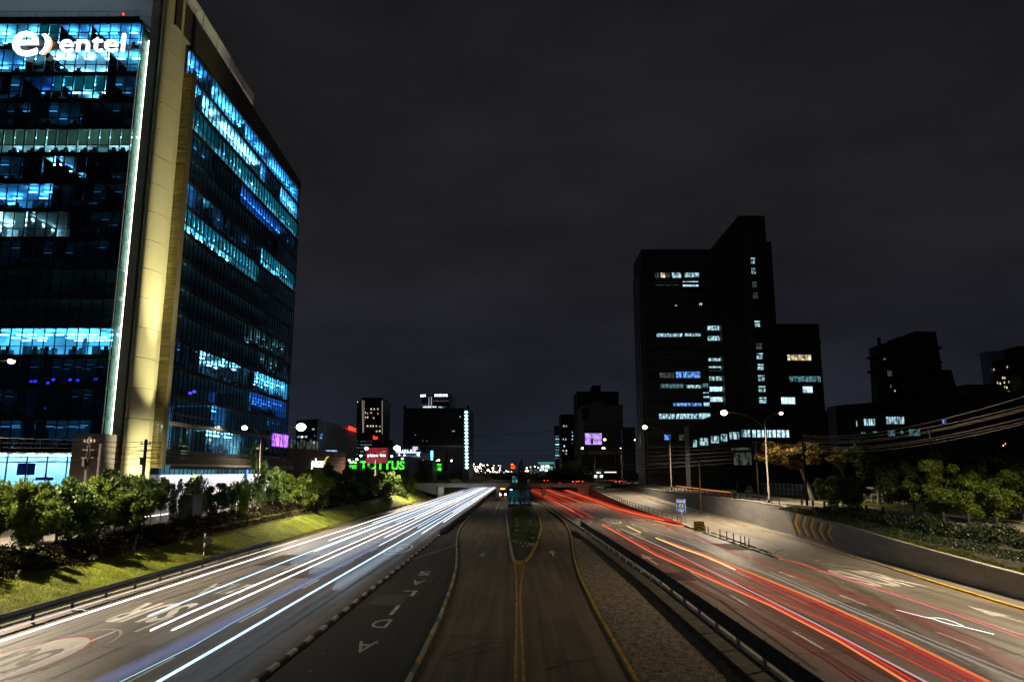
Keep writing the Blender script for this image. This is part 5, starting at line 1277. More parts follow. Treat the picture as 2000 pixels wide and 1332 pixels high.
# RIMAC glass building
RM = thing('fin_office_block', 'glass office block with pale vertical fins and a red lettered sign', 'office building', (0, 0, 0)); YR = 300
def rp(px, py, Y=YR): return at(px, py, Y)
xa, xm, xb = rp(566, 850)[0], rp(622, 818)[0], at(697, 835, 390)[0]; zt_ = rp(622, 818)[2]
b = MB(); b.prism([(xa, YR+8), (xm, YR), (xb, 390), (xb-30, 400), (xa-10, 360)], 4, zt_); b.build('body', mat('navy_glass', (.012, .022, .050), .25), RM)
b = MB(); n = 30
for q in range(n+1):
    u = q/n; x = xm+(xb-xm)*u; y = YR+90*u; b.box(x-.0, x+.28, y-.6, y-.05, 8, zt_-.5)
b.build('facade_fins', mat('fin_grey', (.55, .58, .60), .6), RM)
for px, py, key in ((612, 838, 'cool'), (629, 849, 'blue'), (627, 855, 'blue'), (614, 851, 'dimg'), (590, 853, 'white'), (598, 853, 'cool'), (583, 853, 'cool'), (586, 873, 'dimg'), (601, 876, 'dimg'), (613, 864, 'warm')): window(RM, px-2.2, px+2.2, py-1.8, py+1.8, YR-1.0, key, 2)
for q in range(9): px = 568+q*6.2; w_ = window(RM, px, px+4.0, 858+(q % 3)*2, 878, YR-.6, 'dimg', 1)
rd = Vector((xb-xm, 90.0)).normalized(); rp0 = (xm+.9, YR)
qa, qb, qt, qd = [on_plane(px, py, rp0, rd) for px, py in ((681, 836), (696, 840), (689, 833), (689, 842.5))]
me = text_mesh('RIMAC', 1.0, .05, .02); xs = [v.co.x for v in me.vertices]; ysl = [v.co.y for v in me.vertices]; mxc, myc = (max(xs)+min(xs))/2, (max(ysl)+min(ysl))/2
for v in me.vertices: v.co.x -= mxc; v.co.y -= myc
me.materials.clear(); me.materials.append(M_rl); o = link('lettering', me, RM, ((qa[0]+qb[0])/2, (qa[1]+qb[1])/2, (qt[2]+qd[2])/2)); o.rotation_euler = (R(90), 0, math.atan2(rd.y, rd.x))
o.scale = (math.hypot(qb[0]-qa[0], qb[1]-qa[1])/(max(xs)-min(xs)), (qt[2]-qd[2])*.85/(max(ysl)-min(ysl)), 1)
fit_text('lettering', 'MINI PRO', 637, 658, 879, 884, YR-6, M_bl, RM); fit_text('lettering', 'RESTAURANT', 637, 662, 885.5, 889, YR-6, M_bl, RM)
# tall tower behind
TT, x0, x1, z1 = block('tall_dark_tower', 'tall dark tower with pale edges and scattered warm windows on the left skyline', 'office tower', 706, 747, 779, 620, 40, M_dbld2, 4)
b = MB(); xx = at(698, 782, 640)[0]; b.prism([(xx, 640), (x0, 620), (x0, 660), (xx, 655)], 4, z1-.5); b.build('side_wing', M_dbld, TT)
for px, px2 in ((707.5, 709), (711, 709.5), (746.5, 746.5)):
    a = at(px, 782, 619.5); c = at(px2, 862, 619.5); b = MB(); b.tube([a, c], .35, 4); b.build('edge_light', emat('edge_glow', (.55, .42, .36), .42), TT)
for px, py, s_ in ((725, 799, 1), (731, 799, 1), (738, 799, 1.2), (725, 806, 1.5), (714, 806, .8), (718, 807, .8), (738, 808, 1), (718, 815, 1), (730, 816, 1.3), (714, 815, .7), (718, 832, 1.5), (724, 832, 1), (729, 832, .9), (735, 832, .9), (742, 833, .8), (736, 842, 1.4), (742, 842, 1.4)): window(TT, px-1.1*s_, px+1.1*s_, py-1.5, py+1.5, 619.9, 'warm', 1)
fit_text('lettering', 'hyatt', 698, 702, 783.5, 787, 638, M_wl, TT)
# dark stepped offices with red sign
MO, x0, x1, z1 = block('stepped_offices', 'dark office block with faint green storeys and a red sign behind the billboard', 'office building', 693, 733, 848, 450, 40, M_dbld, 4)
for k in range(6): window(MO, 692+(k % 2)*5, 700+(k % 3)*5, 860+k*6.5, 862.5+k*6.5, 449.9, 'dimg', 3); window(MO, 704, 726, 861+k*6.5, 863+k*6.5, 449.8, 'teal' if k % 2 else 'dimg', 6)
b = MB(); a = at(728, 857, 455); c = at(755, 858, 455); b.box(a[0], c[0], 455, 480, 4, a[2]); b.build('side_block', M_dbld2, MO)
fit_text('lettering', 'Inc', 729, 738, 850, 858, 448, M_rl, MO, .02)
# billboard
BB = thing('red_billboard', 'red plaza vea billboard with white lettering on a post', 'billboard', (0, 0, 0)); YBB = 215
a = at(715, 874, YBB); c = at(757, 905, YBB); b = MB(); b.box(a[0], c[0], YBB, YBB+.6, c[2], a[2]); b.build('frame', M_dsteel, BB)
b = MB(); b.box(a[0]+.1, c[0]-.1, YBB-.08, YBB-.01, c[2]+.1, a[2]-.1); b.build('face', emat('billboard_red', (.36, .022, .045), .75, noise=(.75, 1.2), nscale=.25), BB)
for k in range(4): z = c[2]+.3+k*.42; b = MB(); b.box(a[0]+.1, c[0]-.1, YBB-.14, YBB-.1, z, z+.12); b.build('face_stripe', emat('billboard_stripe', (.50, .14, .17), .7), BB)
fit_text('lettering', 'plaza', 718, 738, 886, 893.5, YBB-.15, M_wl, BB, .02, .03); fit_text('lettering', 'ea', 742.5, 753, 886.5, 891.5, YBB-.15, M_wl, BB, .02, .03)
b = MB(); b.tube([at(px, py, YBB-.2) for px, py in ((738.5, 886), (740, 890.5), (742, 885), (746, 882), (753, 881))], [.12, .14, .13, .12, .05], 6); b.build('swoosh', M_yl, BB)
b = MB(); xm = (a[0]+c[0])/2; b.tube([(xm, YBB+.8, 4.2), (xm, YBB+.8, a[2]-1)], .3, 8); b.build('post', M_dsteel, BB)
# TOTTUS
TO, x0, x1, z1 = block('hypermarket', 'dark hypermarket block carrying a long green lit sign', 'building', 668, 800, 896, 300, 40, M_dbld, 4)
TS = thing('green_sign', 'bright green TOTTUS letters with fruit dots on the dark block', 'sign', (0, 0, 0))
fit_text('lettering', 'TOTTUS', 703, 790, 900, 917, 299.2, M_gl, TS, .03, .1)
b = MB()
for px, py, m_ in ((685, 903, 1.0), (690, 902, 1.1), (695, 903.5, 1.0)): a = at(px, py, 299.2); b.ball(a, .5*m_, 1, .5, 1, 10, 6)
b.build('dots', emat('letter_palegreen', (.45, 1.0, .35), 2.0), TS)
b = MB()
for px in (685, 690, 695): a = at(px, 908, 299.2); c = at(px, 915, 299.2); b.box(a[0]-.5, a[0]+.5, 299.1, 299.3, c[2]+.9, a[2]-.1); b.box(a[0]-.45, a[0]+.45, 299.1, 299.3, c[2], c[2]+.6)
b.build('dot_bars', M_gl, TS)
for px, py in ((682, 899), (697, 897), (765, 891), (705, 890), (786, 896)):
    a = at(px, py, 296); t = thing('flood_mast', 'white floodlight globe above the green lettered roof', 'floodlight', (a[0], 296, 4.4), 0, 'white car park floodlights'); H = a[2]-4.4
    b = MB(); b.tube([(0, 0, 0), (0, 0, H)], .12, 6); b.build('post', M_steel, t); b = MB(); b.ball((0, 0, H), .42, 1, 1, .8, 8, 6); b.build('globe', M_farw, t, True)
# RIPLEY + big slab + bank tower
BK = thing('bank_tower', 'glass tower top with white bank lettering behind the wide slab', 'office tower', (0, 0, 0)); YK = 760
def kx(px): return at(px, 800, YK)[0]
zk = at(850, 768, YK)[2]
b = MB(); b.prism([(kx(820), YK+12), (kx(836), YK), (kx(836), YK+60), (kx(820), YK+60)], 4, zk-1); b.prism([(kx(845), YK), (kx(877), YK), (kx(880), YK+10), (kx(880), YK+60), (kx(845), YK+60)], 4, zk); b.build('body', mat('bank_glass', (.010, .022, .045), .2), BK)
b = MB(); b.box(kx(837), kx(844.5), YK+6, YK+50, 4, zk-5); b.build('core', M_dbld2, BK)
for px in (837.5, 842.5): b = MB(); b.tube([at(px, 775, YK+5), at(px, 797, YK+5)], .45, 4); b.build('edge_light', emat('edge_glow_pale', (.5, .5, .62), .7), BK)
fit_text('lettering', 'BANCO DNB', 849, 874, 769.5, 774.5, YK-1.2, M_wl, BK, .02, .2); fit_text('lettering', 'BANCO', 820.5, 832, 770.5, 775, YK-1.2, M_wl, BK, .02, .2, rz=R(-25))
for px0, px1, py, key in ((821, 836, 790.5, 'dimg'), (826, 836, 795, 'white'), (837, 842, 794.5, 'white'), (845, 852, 794.5, 'white'), (856, 866, 795, 'cool'), (867, 873, 795, 'dimg'), (846, 876, 783, 'dimg')): window(BK, px0, px1, py-1.2, py+1.4, YK-.6, key, 5)
WS = thing('wide_slab', 'wide dark office slab with a vertical column of round lights at its edge', 'office building', (0, 0, 0)); YW = 460
def wx(px): return at(px, 860, YW)[0]
zw = at(850, 797, YW)[2]; zlow = at(850, 868, YW)[2]
b = MB(); b.box(wx(791), wx(905), YW, YW+60, zlow, zw); b.build('body', M_dbld2, WS)
b = MB(); b.box(wx(785), wx(791), YW+4, YW+50, zlow-4, zw-1); b.build('side_wall', M_gbld, WS)
b = MB(); b.box(wx(791), wx(905), YW-.4, YW-.02, zw-3.2, zw-.2); b.build('sign_band', mat('navy_band', (.008, .012, .05), .4), WS)
fit_text('lettering', 'TORRE RIMAC', 828, 876, 799.5, 802, YW-.6, mat('unlit_letter', (.05, .05, .08), .6), WS)
for k in range(15): z = zlow+2+k*(zw-zlow-6)/15; b = MB(); b.box(wx(792), wx(904), YW-.18, YW-.02, z, z+.5); b.build('storey_line', M_dbld, WS)
b = MB(); b.box(wx(794), wx(904), YW-1, YW-.02, zlow-1.6, zlow-.4); b.build('cornice', M_conc2, WS)
b = MB(); b.box(wx(840), wx(904), YW+6, YW+40, 4, zlow-1.7); b.build('podium', mat('podium_grey', (.30, .31, .33), .8, noise=.1), WS)
b = MB(); b.box(wx(905), wx(917), YW-2, YW+40, 4, zw-.5); b.build('edge_tower', mat('edge_teal', (.025, .055, .06), .4), WS)
M_dot = emat('dot_light', (.62, 1.0, .95), 4.5); b0 = MB(); b0.ball((0, 0, 0), 1.05, 1, .4, .72, 10, 6); o0 = b0.build('round_light', M_dot, WS, True); o0.location = at(910.5, 805, YW-2.5)
for k in range(1, 17): o = o0.copy(); COL.objects.link(o); o.parent = WS; o.location = at(910.5+k*.07, 805+k*6.75, YW-2.5)
for px, py in ((899, 814), (811, 850), (884, 842), (887, 842), (826, 861), (834, 861)): window(WS, px-1.2, px+1.2, py-1, py+1, YW-.05, 'cool', 1)
b = MB(); b.tube([at(790, 800, YW+2), at(790, 792, YW+2)], .8, 6); b.tube([at(914, 800, YW+2), at(914, 792, YW+2)], .8, 6); b.build('roof_tank', M_dbld, WS)
b = MB(); a = at(828, 880, 440); c = at(845, 920, 440); b.box(a[0], c[0], 440, 455, 4, a[2]); o = b.build('teal_pylon', mat('pylon_teal', (.012, .05, .05), .4)); tag(o, 'dark teal block with a bright blue edge beside the department store', 'building')
b = MB(); b.tube([at(843.5, 880, 438), at(843.5, 889, 438), at(843.5, 897, 438), at(843.5, 910, 438)], [.7, .8, .6, .25], 6); tag(b.build('blue_light_edge', emat('pylon_blue', (.20, .62, 1.0), 3.0)), 'glowing blue light strip beside the teal block', 'light strip')
t = thing('cone_banner', 'dark red cone shaped decoration before the pale podium wall', 'decoration', (0, 0, 0)); a = at(873, 879, 455); c = at(873, 920, 455); b = MB(); b.tube([(a[0], 455, c[2]), (a[0], 455, a[2])], [2.3, .2], 10); b.build('cone', mat('cone_red', (.05, .012, .018), .8), t)
GS = thing('small_green_sign', 'small bright green lit sign above the trees at the slab foot', 'sign', (0, 0, 0))
fit_text('lettering', 'Tottus', 850, 862, 904, 910, 350, M_gl, GS, .04); fit_text('lettering', '24 HRS', 850, 862, 912, 919.5, 350, M_gl, GS, .05)
b = MB(); a = at(848, 902, 351); c = at(864, 922, 351); b.box(a[0], c[0], 350.5, 351, 4, a[2]); b.build('sign_box', mat('sign_green_dark', (.008, .05, .008), .5), GS)
RP = thing('department_store', 'department store with white RIPLEY letters over a lit cornice', 'building', (0, 0, 0)); YY = 400
a = at(774, 881, YY); c = at(826, 897, YY); b = MB(); b.box(a[0], c[0], YY, YY+30, 4, at(800, 884, YY)[2]); b.build('body', mat('store_blue', (.16, .20, .30), .8), RP)
b = MB(); b.box(a[0]+2.5, c[0]-3.5, YY+2, YY+25, at(800, 884, YY)[2], a[2]+1.4); b.build('attic', mat('store_navy', (.012, .02, .12), .6), RP)
b = MB(); z_ = at(800, 884.5, YY)[2]; b.box(a[0], c[0]-1.5, YY-.5, YY-.05, z_, z_+.5); b.build('lit_cornice', emat('cornice_glow', (.45, .66, 1.0), 2.2), RP)
fit_text('lettering', 'RIPLEY', 779, 813, 878, 883, YY+1.6, M_wl, RP, .02, .1, space=1.25)
window(RP, 775, 822, 889, 896, YY-.1, emat('store_front_glow', (.25, .36, .55), .5), 6)
a = at(806, 872, 398); c = at(816, 878, 398); b = MB(); b.box(a[0], c[0], 397.8, 398, c[2], a[2]); tag(b.build('advertising_board', emat('panel_glow', (.75, .65, .85), 1.0)), 'small pale lit advertising panel over the department store', 'billboard')
OB = thing('car_park_block', 'dark low block between the green sign and podium', 'building', (0, 0, 0)); a = at(795, 899, 330); c = at(845, 899, 330); b = MB(); b.box(a[0], c[0], 330, 350, 4, a[2]); b.build('body', M_dbld2, OB)
for px, py in ((799, 903), (814, 906.5)): window(OB, px-.7, px+.7, py-.7, py+.7, 329.9, 'white', 1)
# centre horizon: teal lit shop, red sign, blocks of small lights
TL = thing('teal_shop', 'brightly lit teal and white filling station canopy on the horizon', 'building', (0, 0, 0)); a = at(1053, 905, 640); c = at(1080, 925, 640)
b = MB(); b.box(a[0], c[0], 640, 655, 4, a[2]); b.build('body', M_dbld2, TL); b = MB(); b.box(a[0]-1, c[0]+1, 634, 640, a[2]-.4, a[2]+1); b.build('canopy', emat('canopy_teal', (.12, .5, .5), .8), TL)
for px0, px1, py0, py1, key in ((1056, 1073, 908, 914, 'white'), (1054, 1062, 915, 919, 'white'), (1064, 1070, 915, 921, 'white'), (1073, 1079, 911, 917, 'cool')): window(TL, px0, px1, py0, py1, 633, key, 2)
RS = thing('red_led_sign', 'red glowing led sign board above the bus station', 'sign', (0, 0, 0)); Yq = 245
a = at(997, 908, Yq); c = at(1007, 915.5, Yq); b = MB(); b.box(a[0], c[0], Yq, Yq+.3, c[2]-.2, at(997, 904, Yq)[2]); b.build('board', M_blk, RS)
for k in range(3): z = c[2]+.05+k*.42; b = MB(); b.box(a[0]+.12, c[0]-.12, Yq-.06, Yq-.01, z, z+.28); b.build('text_row', emat('led_red', (1.0, .06, .02), 2.6), RS)
b = MB(); z = at(1000, 906.5, Yq)[2]; b.box(a[0]+.15, a[0]+.95, Yq-.06, Yq-.01, z-.12, z+.16); b.build('text_row', emat('led_orange', (1.0, .30, .03), 3), RS)
b = MB(); b.tube([((a[0]+c[0])/2, Yq+.15, 4.6), ((a[0]+c[0])/2, Yq+.15, c[2])], .09, 6); b.build('post', M_dsteel, RS)
rnd = random.Random(77)
for k in range(40):
    px = 914+k*5.9+rnd.uniform(-2, 2)
    if 985 < px < 1035: continue
    Y = rnd.uniform(700, 1000); w_ = rnd.uniform(6, 13); yt = rnd.uniform(909, 919); a = at(px-w_/2, yt, Y); c = at(px+w_/2, yt, Y)
    t = thing('far_building', 'far low dark building with pinprick lights on the horizon', 'building', (0, 0, 0), 0, 'small buildings on the horizon'); b = MB(); b.box(a[0], c[0], Y, Y+15, 4, a[2]); b.build('body', M_dbld2, t)
    for q in range(5):
        p = rnd.uniform(px-w_/2+1, px+w_/2-1); y_ = rnd.uniform(yt+1.5, 924); window(t, p-.5, p+.5, y_-.5, y_+.5, Y-.3, rnd.choice(['cool', 'bright', 'warm', 'white']), 1)
# kiosks right of overpass
t = thing('lit_kiosk', 'small bright white and pink kiosk front right of the overpass', 'kiosk', (0, 0, 0)); a = at(1162, 915, 300); c = at(1178, 936, 300); b = MB(); b.box(a[0], c[0], 300, 304, 4.5, a[2]); b.build('body', M_dbld2, t)
for q_ in ((1165, 1173, 921.5, 924), (1160.5, 1166, 928, 932.5), (1171.5, 1177.5, 928, 932.5)): window(t, *q_, 299.6, 'white', 1)
a = at(1181, 921, 320); c = at(1204, 923, 320); b = MB(); b.box(a[0], c[0], 320, 321, c[2], a[2]); tag(b.build('light_band', emat('band_glow', (.95, .75, .70), 1.6)), 'thin horizontal lit fascia right of the kiosk', 'light strip')

# ================================================================== BUS STATION ON THE ISLAND
BS = thing('bus_station', 'dark glazed bus station standing on the central island under the overpass', 'bus station', (0, 0, 0))
b = MB(); b.box(-2.5, 3.2, 184, 240, .1, .9); b.build('platform', M_conc, BS)
b = MB(); b.box(-2.6, 3.3, 183.5, 241, 4.3, 4.75); b.build('roof', M_blk, BS)
for x in (-2.3, -.8, .5, 1.8, 3.0): b = MB(); b.box(x-.09, x+.09, 184.2, 184.4, .9, 4.3); b.build('column', M_blk, BS)
b = MB(); b.box(-2.4, 3.1, 184.5, 184.52, .9, 4.3); b.build('glazing', G_clear, BS)
b = MB()
for q in range(6): b.box(-2.0+q*.8, -1.5+q*.8, 187+q*5, 188+q*5, 4.18, 4.24)
b.build('ceiling_light', emat('station_light', (.55, .9, 1.0), 60), BS)
b = MB(); b.box(-2.3, 3.0, 196, 196.2, .9, 4.2); b.build('rear_wall', M_gbld, BS)
b = MB(); b.box(-2.2, 3.0, 242, 247, .0, 7.4); b.box(-2.6, 3.4, 241.5, 248, 7.4, 7.8); b.build('stair_house', M_dbld, BS)
for z0_, z1_ in ((5.2, 6.3), (6.5, 7.2)): 
    b = MB(); b.box(-1.9, -.1, 241.8, 241.95, z0_, z1_); b.build('stair_window', WM['teal'], BS)
for k in range(5):
    x = -1.9+k*1.1; yy = 185.6+k*.7
    t = thing('waiting_passenger', 'waiting passenger standing inside the lit bus station', 'person', (x, yy, .9), 0, 'passengers waiting in the station')
    b = MB(); b.tube([(-.1, 0, 0), (-.1, 0, .85)], [.07, .1], 6); b.tube([(.1, 0, 0), (.1, 0, .85)], [.07, .1], 6); b.tube([(0, 0, .82), (0, 0, 1.15), (0, 0, 1.42), (0, 0, 1.5)], [.17, .18, .2, .07], 8); b.tube([(-.24, 0, 1.38), (-.28, .02, .8)], [.06, .045], 6); b.tube([(.24, 0, 1.38), (.28, .02, .8)], [.06, .045], 6); b.ball((0, 0, 1.63), .11, 1, 1, 1.2, 8, 6); b.build('body', M_deskm, t, True)

# ================================================================== VEHICLES
def car(x, y, z, face, m, label, lights=True, kind='car'):
    """face = +1 drives away (tail lights to the camera), -1 comes towards it"""
    t = thing('car', label, kind, (x, y, z), 0 if face > 0 else math.pi)
    prof = [(-2.1, .3), (2.1, .3), (2.15, .75), (1.9, .9), (1.0, .98), (.35, 1.42), (-1.1, 1.46), (-1.75, 1.0), (-2.12, .92)]
    b = MB(); i = 0; n = len(prof)
    b.v = [(-.86, y_, z_) for y_, z_ in prof]+[(.86, y_, z_) for y_, z_ in prof]; b.f = [tuple(range(n)), tuple(range(2*n-1, n-1, -1))]+[(q, n+q, n+(q+1) % n, (q+1) % n) for q in range(n)]; b.m = [0]*len(b.f)
    b.build('body', m, t)
    b = MB(); b.quad((-.7, -1.72, 1.03), (.7, -1.72, 1.03), (.66, -1.15, 1.43), (-.66, -1.15, 1.43)); b.quad((.7, .98, 1.0), (-.7, .98, 1.0), (-.66, .4, 1.40), (.66, .4, 1.40)); o = b.build('window', G_dark, t); o.location = (0, 0, .015)
    for sx in (-1, 1):
        for sy in (-1.3, 1.3):
            b = MB(); b.tube([(sx*.72, sy, .32), (sx*.9, sy, .32)], .32, 12); b.build('wheel', M_blk, t)
        b = MB(); b.box(sx*.62-.16, sx*.62+.16, -2.16, -2.1, .68, .84); b.build('tail_light', emat('tail_glow', (1, .04, .02), 12), t)
        b = MB(); b.box(sx*.6-.18, sx*.6+.18, 2.12, 2.18, .6, .76); b.build('headlight', emat('head_glow', (1, .95, .85), 30 if lights else 4), t)
    return t
M_car1 = mat('car_paint_dark', (.03, .03, .035), .25, .3); M_car2 = mat('car_paint_grey', (.2, .2, .21), .3, .4)
x, _, z = at(1205, 945, 262); car(x, 262, 4.58, 1, M_car2, 'grey car with glowing red tail lights right of the overpass')
x = at(1122, 936, 255)[0]; car(x, 256, 4.62, 1, M_car1, 'dark car with red tail lights crossing the overpass near its right end')
car(at(1128, 936, 262)[0]+1.0, 262.5, 4.62, 1, M_car1, 'second dark car with red tail lights on the overpass')
x, _, z = at(1066, 931, 300); car(x, 300, 4.5, 1, M_car1, 'far car showing red lights beyond the middle of the overpass')
# articulated bus coming along the busway
BU = thing('bus', 'oncoming bus with bright headlights and an orange destination sign on the busway', 'bus', (-5.4, 262, .01))
b = MB(); b.face_prism([(-1.25, .35), (1.25, .35), (1.27, 2.9), (1.1, 3.15), (-1.1, 3.15), (-1.27, 2.9)], 0, 14); b.build('body', mat('bus_paint', (.12, .10, .09), .4), BU)
b = MB(); b.box(-1.12, 1.12, -.04, -.01, 1.2, 2.45); b.build('windscreen', G_dark, BU)
b = MB(); b.box(-.75, .75, -.06, -.02, 2.58, 2.95); b.build('destination_sign', emat('bus_sign', (1, .42, .05), 7), BU)
for s_ in (-1, 1):
    b = MB(); b.ball((s_*.9, -.05, .8), .26, 1, .4, .9, 10, 6); b.build('headlight', emat('bus_head', (1, .88, .68), 45), BU, True)
    for yy in (2.5, 11.5): b = MB(); b.tube([(s_*1.0, yy, .48), (s_*1.28, yy, .48)], .48, 14); b.build('wheel', M_blk, BU)

# ================================================================== LIGHT STREAKS OF PASSING TRAFFIC
def tmat(kind):
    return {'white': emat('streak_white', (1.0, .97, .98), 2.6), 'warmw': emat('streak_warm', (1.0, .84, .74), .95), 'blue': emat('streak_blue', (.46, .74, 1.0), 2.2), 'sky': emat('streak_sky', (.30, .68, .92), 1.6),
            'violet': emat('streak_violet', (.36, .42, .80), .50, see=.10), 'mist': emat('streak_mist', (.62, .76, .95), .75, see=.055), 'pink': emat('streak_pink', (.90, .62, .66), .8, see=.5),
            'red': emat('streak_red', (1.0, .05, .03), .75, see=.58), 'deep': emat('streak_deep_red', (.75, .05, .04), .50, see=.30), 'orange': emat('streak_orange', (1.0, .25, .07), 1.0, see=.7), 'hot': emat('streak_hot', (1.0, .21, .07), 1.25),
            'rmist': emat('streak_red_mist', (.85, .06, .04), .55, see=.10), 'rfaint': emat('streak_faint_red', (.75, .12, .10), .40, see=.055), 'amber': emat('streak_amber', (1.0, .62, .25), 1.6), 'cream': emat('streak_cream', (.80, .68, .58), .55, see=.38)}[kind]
def streak(label, pts, r_, kind, group, tip=True):
    b = MB(); n = len(pts); rs = [r_]*n
    if tip: pts = [pts[0]]+[tuple(Vector(pts[0]).lerp(Vector(pts[1]), .012))]+list(pts[1:]); rs = [r_*.3, r_]+[r_]*(n-1)
    if kind in ('violet', 'mist', 'rmist', 'rfaint'):      # soft glow: nested thin veils
        for g in (1.0, .78, .56, .34): b.tube(pts, [q*g for q in rs], 8)
    else: b.tube(pts, rs, 6)
    o = b.build('light_streak', tmat(kind), None, True); tag(o, label, 'light streak', group); return o
GW = 'headlight streaks on the left carriageway'; GRD = 'tail light streaks on the right carriageway'
def onp(px, py, z=.62): return on(px, py, z)
def far(X, Y, z=.62): return (X, Y, z)
WL = [('outermost thin white streak hugging the left guardrail', [far(-26.1, 30), far(-26.1, 60), far(-26.0, 89)], .040, 'warmw'),
      ('long white streak passing left of the painted ring', [far(-24.6, 28), far(-24.5, 60), far(-24.3, 100), far(-24.3, 130)], .045, 'white'),
      ('pale blue streak ending over the painted letters', [far(-20.65, 42.6), far(-21.0, 75), far(-21.1, 150), far(-21, 420)], .040, 'blue'),
      ('short thick white streak starting right of the painted letters', [onp(293, 1231), onp(375, 1194), onp(600, 1099), far(-18.7, 200), far(-18.6, 460)], .045, 'white'),
      ('white streak paired to the right of the short thick one', [onp(334, 1231), onp(600, 1110), far(-17.4, 200), far(-17.3, 460)], .045, 'white'),
      ('wide misty violet streak in the middle lane', [onp(150, 1355, .9), onp(375, 1249, .9), onp(600, 1136, .9), far(-14.9, 140, .9)], .26, 'violet'),
      ('bright cyan white streak nearest the separator blocks', [onp(270, 1353), onp(451, 1249), onp(600, 1162), far(-13.6, 90), far(-13.6, 200), far(-13.4, 460)], .055, 'blue'),
      ('dotted thin blue streak left of the cyan one', [onp(190, 1353), onp(375, 1262), onp(455, 1215), onp(600, 1138), far(-15.3, 110)], .013, 'sky'),
      ('faint rose streak crossing the painted ring', [onp(-60, 1350), onp(113, 1277), onp(225, 1232)], .028, 'pink'),
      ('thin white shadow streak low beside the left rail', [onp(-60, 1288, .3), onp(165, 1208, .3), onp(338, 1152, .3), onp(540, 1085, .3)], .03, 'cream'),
      ('curling white glint drawn as a glowing tube behind the left guardrail posts', [onp(100, 1201, .5), onp(140, 1190, .5), onp(158, 1189, .5), onp(168, 1192, .5)], .022, 'warmw')]  # last entry: a reflection drawn as a glowing tube
for lab, pts, r_, kd in WL: streak(lab, pts, r_, kd, GW)
rnd = random.Random(5)
MID = [(-24.3, 96, 330, 'white'), (-23.0, 118, 420, 'white'), (-22.2, 88, 300, 'white'), (-20.6, 76, 420, 'white'), (-19.6, 120, 440, 'blue'), (-16.4, 92, 440, 'white'), (-15.2, 82, 440, 'white'), (-14.5, 108, 440, 'blue'),
       (-12.6, 98, 440, 'white'), (-12.0, 120, 450, 'white'), (-17.9, 130, 460, 'white'), (-25.0, 150, 300, 'warmw'), (-13.1, 150, 460, 'white'), (-19.0, 170, 470, 'blue'), (-11.8, 170, 470, 'warmw'),
       (-17.0, 200, 470, 'white'), (-12.9, 215, 470, 'white')]
for k, (X, y0, y1, kd) in enumerate(MID):
    streak('white headlight streak in the bright converging bundle before the overpass', [(X, y0, .62), (X+.05, (y0+y1)/2, .62), (X+.1, y1, .62)], .034+.00006*y0, kd, 'converging bundle of headlight streaks')
for X, y0, y1, r_ in ((-12.6, 52, 200, .42), (-16.5, 60, 240, .42), (-19.8, 66, 240, .40), (-22.4, 74, 240, .36)):
    streak('faint bluish mist of blurred cars over '+{-12.6: 'the lane beside the separator blocks', -16.5: 'the second lane from the separator blocks', -19.8: 'the third lane from the separator blocks', -22.4: 'the lane nearest the lawn'}[X], [(X, y0, .7), (X, y1, .7)], r_, 'mist', 'blurred bodies on the left carriageway')
